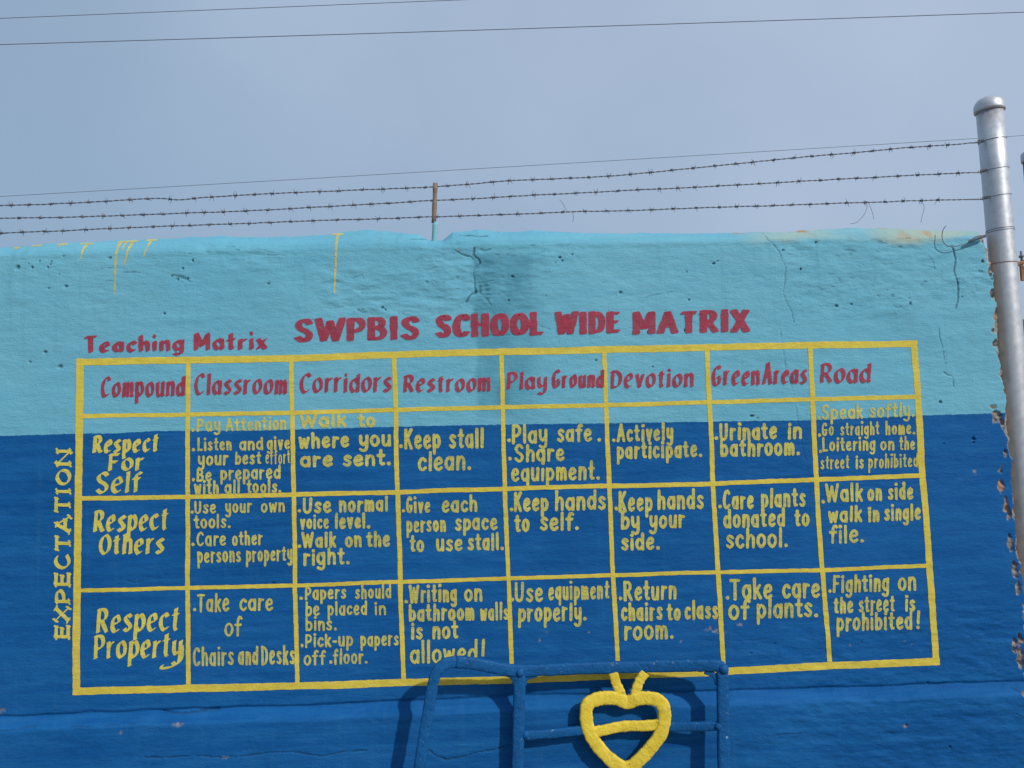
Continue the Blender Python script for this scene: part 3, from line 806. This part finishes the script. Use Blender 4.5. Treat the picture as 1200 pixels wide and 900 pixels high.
cell('row_heading', M_YCAL, CALY, [('Respect', 108, 187, 530.5, 14, 19.5), ('For', 126, 170, 551.5, 13.5, 19), ('Self', 111, 167, 577.3, 17.5, 23)], 'yellow row heading reading Respect For Self', -.02, .18)
cell('row_heading', M_YCAL, CALY, [('Respect', 109, 198, 622.5, 17.5, 24), ('Others', 115, 193.5, 649.5, 16.5, 22)], 'yellow row heading reading Respect Others', -.02, .18)
r3 = Paint(.0014)
r3.word('Respect', 112, 211, 740.8, 19, 27, CALY, -.025, .18)
r3.word('Property', 109, 214, 772, 19, 26.5, CALY, -.025, .18)
r3.ribbon(catmull([(213, 757), (213, 768), (209, 777), (199, 782), (189, 783), (190, 779.5)], 6), CALY)
r3.build('row_heading', M_YCAL, chart, 'yellow row heading reading Respect Property')
ex = Paint(.0014)
ex.word('EXPECTATION', 0, 224, 0, 13, 15.5, Pen(1.5, 3.2, 40, 0, 3.0), 0, .30, rot=(80, 749.5, .012))
ex.build('lettering', M_YCAL, chart, 'yellow lettering running up beside the chart reading EXPECTATION')

def T(t): return Pen(t*.88)
CELLS = [
 ('Pay Attention. Listen and give your best effort. Be prepared with all tools.', T(3.1), [('*', 226.5, 504), ('Pay', 230, 259, 505, 9.5, 13.5), ('Attention', 264, 336, 504.5, 9.5, 13.5),
   ('*', 227, 527), ('Listen', 231, 272, 527.8, 9, 13.5), ('and', 280, 309, 527, 9, 13), ('give', 312.5, 340.5, 526.5, 9.5, 13.5),
   ('your', 231.5, 268, 545, 10, 14), ('best', 275, 306.5, 544, 9.5, 13.5), ('effort', 311, 340.5, 543.5, 10.5, 15),
   ('*', 227, 562), ('Be', 230, 249, 563.5, 9, 12.5), ('prepared', 258, 329.5, 562, 10, 14.5), ('with', 227.5, 257, 579, 10, 14.5), ('all', 263, 282, 578, 9.5, 14.5), ('tools.', 289, 330.5, 577.3, 9.5, 14)]),
 ('Walk to where you are sent.', T(4.3), [('Walk', 350, 406.5, 500.5, 10, 14), ('to', 418.5, 440.5, 499.5, 9.5, 13), ('where', 349.5, 410, 524.5, 10.5, 15.5), ('you', 420, 459, 522.8, 11, 14),
   ('are', 351.5, 391, 546.5, 10.5, 14), ('sent.', 401, 459, 545.5, 10.5, 17)]),
 ('Keep stall clean.', T(4.2), [('*', 470, 523), ('Keep', 473, 517, 525.5, 14, 21.5), ('stall', 525.5, 567.5, 524.5, 14, 21), ('clean.', 489, 553, 551, 14, 20.5)]),
 ('Play safe. Share equipment.', T(4.0), [('*', 596.5, 516), ('Play', 599, 642, 519, 13, 19.5), ('safe', 652, 694, 517.3, 13, 18.5), ('*', 702, 515.5), ('*', 597.5, 537.5), ('Share', 602, 662, 540.5, 12, 18),
   ('equipment.', 598.5, 703.5, 563.5, 13, 22)]),
 ('Actively participate.', T(3.9), [('*', 719, 516), ('Actively', 722, 789, 517, 12, 18.5), ('participate.', 722, 823, 537.2, 12, 17)]),
 ('Urinate in bathroom.', T(4.2), [('*', 839, 513.5), ('Urinate', 842, 911, 515.2, 12, 17.5), ('in', 922, 940.5, 513.5, 11.5, 17), ('bathroom.', 843, 938, 534.5, 12.5, 17.5)]),
 ('Speak softly. Go straight home. Loitering on the street is prohibited', T(3.0), [('*', 959.5, 489.5), ('Speak', 961.5, 1011.5, 491, 10.5, 15.5), ('softly.', 1018, 1072, 489, 10.5, 15.5),
   ('*', 960, 510), ('Go', 962.5, 977, 510.3, 10, 13.5), ('straight', 984, 1030.5, 510, 9.5, 14.5), ('home.', 1037, 1073, 509, 9.5, 14.5), ('*', 961.5, 529), ('Loitering', 963, 1026, 528.5, 9.5, 14.5),
   ('on', 1031, 1048.5, 527.3, 9, 12), ('the', 1053.5, 1072.5, 527, 9.5, 14.5), ('street', 961, 995, 549.5, 10, 14.5), ('is', 1002, 1012.5, 548.5, 10, 14), ('prohibited', 1017, 1076.5, 548.3, 10, 15)]),
 ('Use your own tools. Care other persons property', T(2.9), [('*', 225.5, 600), ('Use', 227.5, 254, 601.5, 9.5, 13), ('your', 264, 295.5, 600.5, 9.5, 12), ('own', 305.5, 334.5, 599.8, 9.5, 12), ('tools.', 227.5, 271, 618.8, 10, 15),
   ('*', 226.5, 638), ('Care', 230, 265.5, 639.3, 10.5, 15), ('other', 272, 308, 638.8, 10.5, 15), ('persons', 231, 283, 659.3, 11.5, 15), ('property', 288, 343, 657.8, 11.5, 15.5)]),
 ('Use normal voice level. Walk on the right.', T(3.9), [('*', 351, 598.5), ('Use', 354, 389, 600.5, 11, 15.5), ('normal', 397, 455.5, 599.5, 11, 15.5), ('voice', 351.5, 386, 619.5, 10.5, 15), ('level.', 392, 434.5, 618.8, 10.5, 16),
   ('*', 351, 640), ('Walk', 353, 394.5, 641, 10.5, 15.5), ('on', 404, 424.5, 640.3, 10.5, 14), ('the', 429, 457.5, 640, 11, 15.5), ('right.', 355, 410.5, 661.5, 12, 17)]),
 ('Give each person space to use stall.', T(3.8), [('*', 473, 598.5), ('Give', 475.5, 504.5, 600.5, 11, 17.5), ('each', 517, 560, 599.5, 11.5, 18), ('person', 476, 523, 623.2, 11.5, 15), ('space', 532.5, 583.5, 621, 12, 15),
   ('to', 479.5, 497.5, 646, 12, 18), ('use', 510.5, 542.5, 645, 12, 15), ('stall.', 547.5, 591, 644.5, 12.5, 18)]),
 ('Keep hands to self.', T(4.1), [('*', 599.5, 597), ('Keep', 601.5, 643, 599, 13.5, 21), ('hands', 649.5, 710.5, 597.3, 13.5, 20.5), ('to', 602.5, 621, 622.5, 12.5, 18), ('self.', 632, 679, 621, 13, 19)]),
 ('Keep hands by your side.', T(4.1), [('*', 722, 596), ('Keep', 724, 765, 598.8, 13.5, 21.5), ('hands', 769.5, 825, 596.2, 13.5, 21), ('by', 726.5, 750, 619.5, 12.5, 19), ('your', 760, 802.5, 618, 12.5, 16), ('side.', 727, 773.5, 643.7, 12, 17.5)]),
 ('Care plants donated to school.', T(4.0), [('*', 843.5, 593.5), ('Care', 846, 883.5, 595.8, 13, 20), ('plants', 891, 944, 594, 13.5, 20), ('donated', 847, 920, 617.7, 13, 20), ('to', 930, 948.5, 616, 12.5, 18), ('school.', 849.5, 923.5, 641.5, 13.5, 21)]),
 ('Walk on side walk in single file.', T(3.9), [('*', 964.5, 588), ('Walk', 966, 1011.5, 587.5, 12.5, 19), ('on', 1016, 1034, 586, 12, 15), ('side', 1040, 1070.5, 585, 12, 18), ('walk', 969.5, 1010.5, 611.5, 11.5, 17), ('in', 1016.5, 1030.5, 610.5, 11.5, 16),
   ('single', 1035.5, 1079, 609.5, 12, 17), ('file.', 970.5, 1013, 635.8, 12.5, 19)]),
 ('Take care of Chairs and Desks', T(3.2), [('*', 228, 714.5), ('Take', 230, 269, 716.7, 13.5, 20), ('care', 280, 320.5, 715.5, 12.5, 16), ('of', 262.5, 284, 744.8, 13.5, 22), ('Chairs', 225.5, 274.5, 780, 14, 20), ('and', 279, 303, 778.5, 14, 20), ('Desks', 306, 346, 778.5, 14.5, 21)]),
 ('Papers should be placed in bins. Pick-up papers off floor.', T(2.9), [('*', 353, 701), ('Papers', 357, 406, 702.2, 10, 13.5), ('should', 415.5, 459, 701.2, 10, 15), ('be', 357.5, 375, 721.3, 10, 15), ('placed', 383.5, 430.5, 720.7, 10, 15), ('in', 438.5, 453, 720.2, 9.5, 14),
   ('bins.', 357.5, 395, 738.8, 10, 15), ('*', 354, 756.5), ('Pick-up', 357, 414, 758, 10, 14), ('papers', 422, 467.5, 757, 10.5, 14), ('off', 355.5, 382, 779, 10.5, 16), ('*', 387.5, 776), ('floor.', 390, 431, 778, 10.5, 16.5)]),
 ('Writing on bathroom walls is not allowed!', T(3.9), [('*', 476, 705), ('Writing', 478.5, 536, 705.5, 12, 18.5), ('on', 543.5, 566, 704, 12, 15), ('bathroom', 478.5, 556.5, 727.5, 12, 18.5), ('walls', 562, 596.5, 726.5, 12, 19.5),
   ('is', 481, 496, 748.5, 12, 17), ('not', 506, 537.5, 748, 12.5, 19), ('allowed', 480, 560, 776.5, 14, 25), ('!', 562, 570, 775, 14, 24)]),
 ('Use equipment properly.', T(3.9), [('*', 600.5, 702.5), ('Use', 602.5, 637, 704.5, 14, 20), ('equipment', 642, 714, 702.5, 13.5, 20), ('properly.', 606.5, 688, 728, 13.5, 19)]),
 ('Return chairs to class room.', T(4.0), [('*', 727, 701), ('Return', 730, 793, 702.7, 13.5, 21), ('chairs', 727, 776.5, 726.5, 13.5, 19.5), ('to', 781, 797.5, 726, 12.5, 18), ('class', 801.5, 841.5, 725, 13.5, 20.5), ('room.', 730.5, 790, 749, 14, 17)]),
 ('Take care of plants.', T(4.2), [('*', 852, 700), ('Take', 854, 905, 701.5, 14.5, 22), ('care', 915.5, 961, 700, 14.5, 18), ('of', 852.5, 878.5, 725, 14.5, 22), ('plants.', 885.5, 959, 723.5, 14.5, 21)]),
 ('Fighting on the street is prohibited!', T(3.7), [('*', 972, 692.5), ('Fighting', 974.5, 1042, 693.5, 13, 18), ('on', 1051.5, 1074, 691.5, 13.5, 16), ('the', 976, 1000, 718, 12, 16.5), ('street', 1005.5, 1048, 717.2, 12.5, 17), ('is', 1059.5, 1072.5, 715.5, 12, 17),
   ('prohibited', 979.5, 1069, 738.5, 13, 19), ('!', 1072, 1079, 736, 13, 19)]),
]
for txt, pen, words in CELLS:
    cell('rule_lettering', M_YTXT, pen, words, 'yellow lettering reading ' + txt)

# yellow paint that ran down from the coping
def drip(head, run, w):
    p = Paint(.0014)
    hx, hy, hw = head
    p.ribbon([(hx-hw, hy+.6), (hx, hy), (hx+hw, hy+.4)], Pen(3.2))
    if run:
        p.ribbon(catmull(run, 6), Pen(w*1.15), taper=.5)
    p.build('paint_drip', M_DRIP, wall)
drip((137, 279.5, 4), [(136.5, 280), (135.5, 300), (135, 320), (134, 344)], 3.2)
drip((151, 279, 4), [(151, 279), (149.5, 290), (146.5, 305), (146, 311)], 3.4)
drip((143, 279.5, 2), [(143.5, 280), (142, 292)], 2.4)
drip((172.5, 277.5, 5), [(172.5, 278), (171, 290), (168, 301)], 2.6)
drip((96.5, 282.5, 6), [(97.5, 283), (96, 293), (94.5, 303)], 3.0)
drip((67, 283, 5), [(67, 283), (65, 288)], 2.4)
drip((36, 284.5, 5), None, 3)
drip((393, 270.5, 6), [(394, 271), (393.5, 300), (392.5, 325), (391.5, 343)], 3.0)
drip((13, 287, 3), [(14, 287), (15, 290)], 2.0)

# ------------------------------------------------------------------ blue frame with the yellow heart, in front of the wall
def FY(px): return -float(np.interp(px, (485, 540, 607, 735, 790, 850), (.150, .120, .075, .062, .080, .112)))   # bent: the middle is nearer to the wall
def fpt(px, py, dy=0.0): return atv(px, py, FY(px)+dy)
rs = PX*.90
frame = empty('metal_frame', atv(672, 985, -.15))
frame.location.z = 0
tag(frame, 'blue painted pipe frame with a yellow heart, standing against the wall below the chart', 'frame')
def pipe(name, px, rad, mat, per=6, n=14, ext=None, jit=.05, flat=1.0, nrm=None, closed=False, dy=0.0):
    P = catmull(px, per, closed)
    pts = [fpt(x, y, dy) for x, y in P]
    if ext is not None: pts.append(Vector(ext))
    m = MB(); m.tube(pts, [rad*(1+random.uniform(-jit, jit)) for _ in pts], 20, closed, True, .55, (0, -1, 0), .02, .55)
    return m.build(name, mat, frame)
def foot(px, py, z0=0.0, px2=None):
    a = fpt(px, py); b = fpt(px2 or px, py-60) if px2 else a
    return a
lp = [(536, 775.5), (524, 777), (515, 783), (509.5, 793), (505.5, 812), (500.5, 842), (495.5, 872), (491, 902)]
q = fpt(491, 902); q0 = fpt(500.5, 842)
k = q.z/(q0.z-q.z)
pipe('side_post', lp, 6.8*rs, M_BLUEFRAME, ext=q+(q-q0)*k)
pipe('top_rail', [(534, 775.6), (552, 777), (572, 780.5), (592, 784.5), (609, 786), (640, 784.8), (680, 783), (740, 781.5), (800, 780), (835, 779.8), (848, 782.5)], 7.4*rs, M_BLUEFRAME)
for top, low in (((609, 785), (606.5, 902)), ((846.5, 783), (848.2, 902))):
    a = fpt(*top); b = fpt(*low); d = (b-a)
    pts = [a + d*t for t in np.linspace(0, 1, 12)]
    end = b + d*(b.z/max(a.z-b.z, 1e-3)); pts.append(end)
    m = MB(); m.tube(pts, [7.5*rs*(1+random.uniform(-.05, .05)) for _ in pts], 20, False, True, .55, (0, -1, 0), .02, .55)
    m.build('side_post', M_BLUEFRAME, frame)
pipe('cross_rail', [(612, 862), (640, 860), (665, 857.5), (690, 855)], 5.6*rs, M_BLUEFRAME)
pipe('cross_rail', [(772, 851.5), (800, 851.5), (825, 851), (843, 850.5)], 5.6*rs, M_BLUEFRAME)
# fillets and lumps of weld at the joints
for px, py, r in ((609, 788, 6.6), (847.5, 784, 6.9), (616, 861, 5.4), (842, 851, 5.6)):
    c = fpt(px, py, -.002); m = MB()
    prof = [(.15, -1), (.55, -.85), (.85, -.5), (1, 0), (.85, .5), (.55, .85), (.15, 1)]
    m.lathe([(a*r*rs, b*r*rs) for a, b in prof], c, (.2, -.1, 1), 12)
    m.build('weld', M_BLUEFRAME, frame)
for a, b, c in (((604, 803), (601, 793), (589, 788)), ((614, 803), (617, 794), (629, 790.5)), ((841, 802), (838, 792), (826, 786.5))):
    pipe('gusset', [a, b, c], 3.4*rs, M_BLUEFRAME)
heart = [(735, 823), (723, 818.5), (709, 817.8), (697.5, 820), (689, 825), (686.8, 835), (688, 849), (692.5, 862), (701, 875), (713, 888), (725, 897), (733, 900), (742, 896.5), (754, 885.5), (765, 873), (774, 860), (778, 847), (778.5, 834), (775.5, 824.5), (768, 819.5), (757, 818), (746, 819)]
def flatbar(name, px, w, parent, closed=False, dep=.55, dy=-.004):
    P = catmull(px, 6, closed)
    pts = [fpt(x, y, dy) for x, y in P]
    m = MB(); m.tube(pts, [w*rs*(1+random.uniform(-.06, .06)) for _ in pts], 20, closed, True, dep, (0, -1, 0), .022, .5)
    return m.build(name, M_YHEART, parent)
hb = flatbar('heart', heart, 8.2, frame, True, .40)
def sub(name, px, w, dy):
    P = catmull(px, 6)
    pts = [fpt(x, y, dy) for x, y in P]
    m = MB(); m.tube(pts, [w*rs*(1+random.uniform(-.07, .07)) for _ in pts], 20, False, True, .42, (0, -1, 0), .022, .5)
    o = m.build(name, M_YHEART, frame)
    o.parent = hb; o.matrix_parent_inverse = Matrix.Identity(4)
    return o
sub('heart_bar', [(692, 858.5), (708, 855.5), (724, 852), (740, 850.5), (756, 850.5), (775, 848)], 6.4, -.0045)
sub('heart_stem', [(718.5, 788), (720, 794), (722.5, 802), (726, 809), (729, 818)], 6.0, -.0045)
sub('heart_stem', [(756, 788), (751.5, 794), (748, 801), (745.5, 809), (744, 818)], 6.0, -.0045)
sub('heart_stem', [(732, 896), (734, 915), (735, 940), (736, 975)], 6.5, -.004)

# ------------------------------------------------------------------ galvanised pole at the broken wall end
PY = .075
pa, pb = atv(1159.5, 128, PY), atv(1184.5, 415, PY)
ax = (pa-pb).normalized()
base = pb - ax*(pb.z/ax.z)
length = (pa-base).length
pole = empty('steel_pole', base)
tag(pole, 'thick galvanised steel pole with a domed cap beside the broken wall end', 'pole')
PRAD = .0485
m = MB(); m.lathe([(PRAD, 0.0)] + [(PRAD, t) for t in np.linspace(.1, length, 12)], base, ax, 40)
m.build('pipe', M_GALV, pole)
m = MB(); m.lathe([(PRAD*1.02, -.004), (PRAD*1.13, -.003), (PRAD*1.15, .004), (PRAD*1.15, .02), (PRAD*1.11, .026), (PRAD*1.05, .034), (PRAD*.85, .046), (PRAD*.5, .055), (PRAD*.12, .058)], pa - ax*.008, ax, 40)
m.build('cap', M_GALV, pole)
def on_pole(py):                                       # centre of the pole at a photo height
    t = (py-128)/(415-128)
    return pa.lerp(pb, t)
def ring(mb, c, r, rad, turns=1, dz=0.0, n=28, tilt=0.0):
    a = ax.orthogonal().normalized(); b = ax.cross(a); pts = []
    for i in range(int(n*turns)+1):
        an = 2*math.pi*i/n
        pts.append(c + a*(math.cos(an)*r) + b*(math.sin(an)*r) + ax*(dz*i/n + tilt*math.cos(an)))
    mb.tube(pts, rad, 6)
# hinge band with its bolt and dropping plate, right of the pole
m = MB(); c = on_pole(311); ring(m, c, PRAD+.001, .0013)
lug0 = atv(1186, 312, PY-.01); lug1 = atv(1207, 304, PY-.01)
m.tube([lug0 - Vector((.012, 0, 0)), lug0, lug0.lerp(lug1, .5), lug1], [.009, .010, .008, .008], 10)
m.build('hinge_band', M_RUST, pole)
m = MB(); bpt = atv(1197, 302, PY-.012)
m.lathe([(.004, -.03), (.004, .0), (.009, .001), (.009, .009), (.004, .01), (.004, .026)], bpt, (0, 0, 1), 12)
m.build('bolt', M_WIRE, pole)
m = MB(); m.box(atv(1201, 320, PY-.01), .016, .006, .030); m.build('hinge_plate', M_RUST, pole, False)

# rusty post beyond the pole, just inside the right edge of the picture
rp = empty('rusty_post', (0, 0, 0))
pt = atv(1209, 178, .9); rp.location = (pt.x, pt.y, 0)
tag(rp, 'rusty post with a worn flat top showing at the right edge beyond the pole', 'post')
m = MB(); m.lathe([(.042, 0), (.042, pt.z*.5), (.042, pt.z-.05)], (pt.x, pt.y, 0), (0, 0, 1), 20); m.build('shaft', M_RUST, rp)
m = MB(); m.lathe([(.048, -.05), (.05, -.045), (.05, -.01), (.042, 0), (.01, .004)], pt, (0, 0, 1), 20); m.build('post_cap', M_GALV, rp)

# iron stub set into the coping, halfway along
WY = .045
st = empty('iron_stub', atv(508.5, 275, WY))
tag(st, 'short rusty iron stub standing on the coping and holding the barbed wires', 'stake')
def stub(name, y0, y1, mat, w, xs=0.0):
    a = atv(510.2-xs, y0, WY); b = atv(508.4, y1, WY)
    P = [a.lerp(b, t) for t in np.linspace(0, 1, 8)]
    m = MB(); m.tube(P, [w*(1+random.uniform(-.12, .12)) for _ in P], 8, False, True, .6, (0, -1, 0))
    m.build(name, mat, st)
M_STUB = metal_paint('weathered_iron', (.17, .125, .10), (.27, .20, .155), (.30, .15, .07), .9, .004, .60)
stub('bar', 214.5, 261, M_STUB, .0085)
stub('painted_foot', 260, 290, M_STUBPAINT, .0105)

# ------------------------------------------------------------------ barbed wire
def barbed(label, pts, seed, tip, loose=()):
    rnd = random.Random(seed)
    P = np.array(pts, float)
    x = np.linspace(P[0, 0], P[-1, 0], 420)
    # smooth through the traced points
    c = catmull(P, 24)
    y = np.interp(x, c[:, 0], c[:, 1])
    w = at(x, y, WY)
    w[:, 0] = w[:, 0]
    # the last stretch leans out to the pole's face
    endp = np.array(tip)
    t = sstep(.75, 1.0, np.linspace(0, 1, len(w)))[:, None]
    far = w[0] + (w[0]-w[60])/np.linalg.norm(w[0]-w[60])*5.0
    path = np.vstack([far[None], w])
    s = np.concatenate([[0], np.cumsum(np.linalg.norm(np.diff(path, axis=0), axis=1))])
    u = np.arange(0, s[-1], .006)
    C = np.stack([np.interp(u, s, path[:, k]) for k in range(3)], -1)
    C[:, 2] += .0016*vnoise(u*9+seed*7, u*0, seed) + .0012*vnoise(u*28, u*0+seed, seed)
    C[:, 1] += .002*vnoise(u*7+seed*5, u*0+2, seed)
    C = np.vstack([C, endp[None]])
    m = MB()
    ang = np.arange(len(C))*.006/.045*2*math.pi
    for ph in (0, math.pi):
        S = C.copy()
        S[:, 1] += .0015*np.cos(ang+ph); S[:, 2] += .0015*np.sin(ang+ph)
        m.tube([Vector(q) for q in S], .00135, 5)
    pos = 4.6 + rnd.random()*.07
    while pos < s[-1]-.05:
        i = int(pos/.006)
        if i >= len(C)-3: break
        p = Vector(C[i]); tdir = (Vector(C[min(i+2, len(C)-1)])-Vector(C[i-2])).normalized()
        a = tdir.orthogonal().normalized(); a.rotate(Matrix.Rotation(rnd.uniform(0, 6.3), 3, tdir)); b = tdir.cross(a)
        coil = [p + tdir*(-.006+.012*k/16) + a*(.0042*math.cos(k*1.2)) + b*(.0042*math.sin(k*1.2)) for k in range(17)]
        m.tube(coil, .0011, 5)
        for sgn, off in ((1, -.006), (-1, -.003), (1, .003), (-1, .006)):
            dr = (a*math.cos(off*300)+b*math.sin(off*300))*sgn
            q = p + tdir*off
            m.tube([q, q + dr*.008 + tdir*rnd.uniform(-.002, .002), q + dr*rnd.uniform(.009, .018) + tdir*rnd.uniform(-.007, .007)], [.0010, .0009, .0005], 5)
        pos += rnd.uniform(.066, .092)
    # twisted end and its turns round the pole
    e = Vector(endp)
    o = m.build('barbed_wire', M_WIRE)
    tag(o, label, 'barbed wire', 'barbed wires strung along the wall top')
    pc = e
    return o
def tie(o, py, seed, n=1.2):
    rnd = random.Random(seed)
    c = on_pole(py)
    m = MB(); ring(m, c, PRAD+.001, .0010, n, .006, tilt=.004)
    t0 = c + Vector((-PRAD-.004, -.02, -.002))
    k = []
    for i in range(60):
        f = i/59; an = f*26
        k.append(t0 + Vector((.028*f*-1+.005, .0055*math.cos(an), .0055*math.sin(an)-.004*f)))
    m.tube(k, .0013, 5)
    b = m.build('end_wrap', M_WIRE)
    b.parent = o
def tip_at(py, px): return tuple(atv(px, py, PY-.03))
S1 = [(-30, 243), (0, 241), (60, 239), (122, 236), (170, 233), (190, 232.7), (213, 234), (235, 231.5), (260, 230), (320, 226.7), (400, 223.3), (450, 221.5), (500, 219.3), (540, 216.5), (593, 212), (665, 209), (720, 206), (763, 202), (855, 192.7), (930, 185), (1000, 179), (1071, 172.5), (1120, 169), (1137, 167.5)]
S2 = [(-30, 257.5), (0, 256), (60, 255), (133, 252.7), (226, 249.3), (320, 245.7), (400, 241), (463, 237.5), (553, 232.7), (600, 230), (720, 224), (860, 217), (1000, 209), (1100, 204), (1140, 202)]
S3 = [(-30, 274.5), (0, 273.2), (80, 270), (170, 266), (320, 260.5), (400, 257.5), (470, 255.5), (533, 253.3), (600, 251), (676, 248), (720, 247.3), (860, 242.5), (1000, 237.7), (1080, 235.3), (1130, 233.5)]
for lab, S, py, sd_ in (('topmost barbed wire of the three above the wall', S1, 167, 1), ('middle barbed wire of the three above the wall', S2, 202, 2), ('lowest barbed wire of the three, close over the coping', S3, 233.5, 3)):
    o = barbed(lab, S, sd_, tip_at(py, 1149 if py < 210 else 1152))
    tie(o, py, sd_)
    if sd_ == 3:
        m = MB()
        for pth in ([(1012, 237.5), (1016, 241), (1014, 249), (1009, 256), (1003, 261), (997, 262)], [(1018, 238), (1022, 248), (1024, 257)], [(1080, 236), (1083, 243), (1081, 252), (1079, 261)], [(671, 249), (672, 255), (671, 260)], [(656, 234), (661, 241), (664, 248)]):
            m.tube([atv(a, b, WY-.01) for a, b in catmull(pth, 5)], .0009, 5)
            b = m.build('loose_strand', M_WIRE); b.parent = o; m = MB()

# loose tie wire looped over the wall end
m = MB()
m.tube([atv(a, b, -.02 if i < 99 else 0) for i, (a, b) in enumerate(catmull([(1108.5, 264.5), (1105, 270), (1104, 278), (1106.5, 285), (1112, 288.5), (1118, 289), (1126, 287), (1134, 284.5), (1140, 279.5), (1146, 276.5), (1156, 276)], 6))], .0016, 5)
for ph in (0, 2.1, 4.2):
    m.tube([atv(1135+21*t/40, 283-7*t/40+1.6*math.sin(t*.7+ph), -.02+.004*math.cos(t*.7+ph)) for t in range(41)], .0014, 5)
ring(m, on_pole(275), PRAD+.001, .0010, 2.0, .008)
o = m.build('tie_wire', M_WIRE)
tag(o, 'loose looped tie wire twisted round the pole over the cracked wall end', 'wire')

# ------------------------------------------------------------------ overhead cables behind the wall
def cable(label, p0, p1, Y, r, sag=0.0):
    a, b = atv(*p0, Y), atv(*p1, Y)
    d = b-a
    pts = []
    for t in np.linspace(-1.5, 2.5, 81):
        q = a + d*t; q.z -= -sag*(t-.5)**2*4*.25
        pts.append(q)
    m = MB(); m.tube(pts, r, 6)
    o = m.build('overhead_cable', M_CABLE)
    tag(o, label, 'cable', 'cables crossing the sky')
cable('highest overhead cable, cutting the top left corner of the sky', (0, 21.5), (560, -1), 9.0, .0058)
cable('long overhead cable across the whole upper sky', (0, 53), (1200, 15), 8.0, .0064, .04)
cable('thin cable passing behind the pole just above the barbed wires', (0, 231), (1200, 159.5), 3.2, .0021, .02)
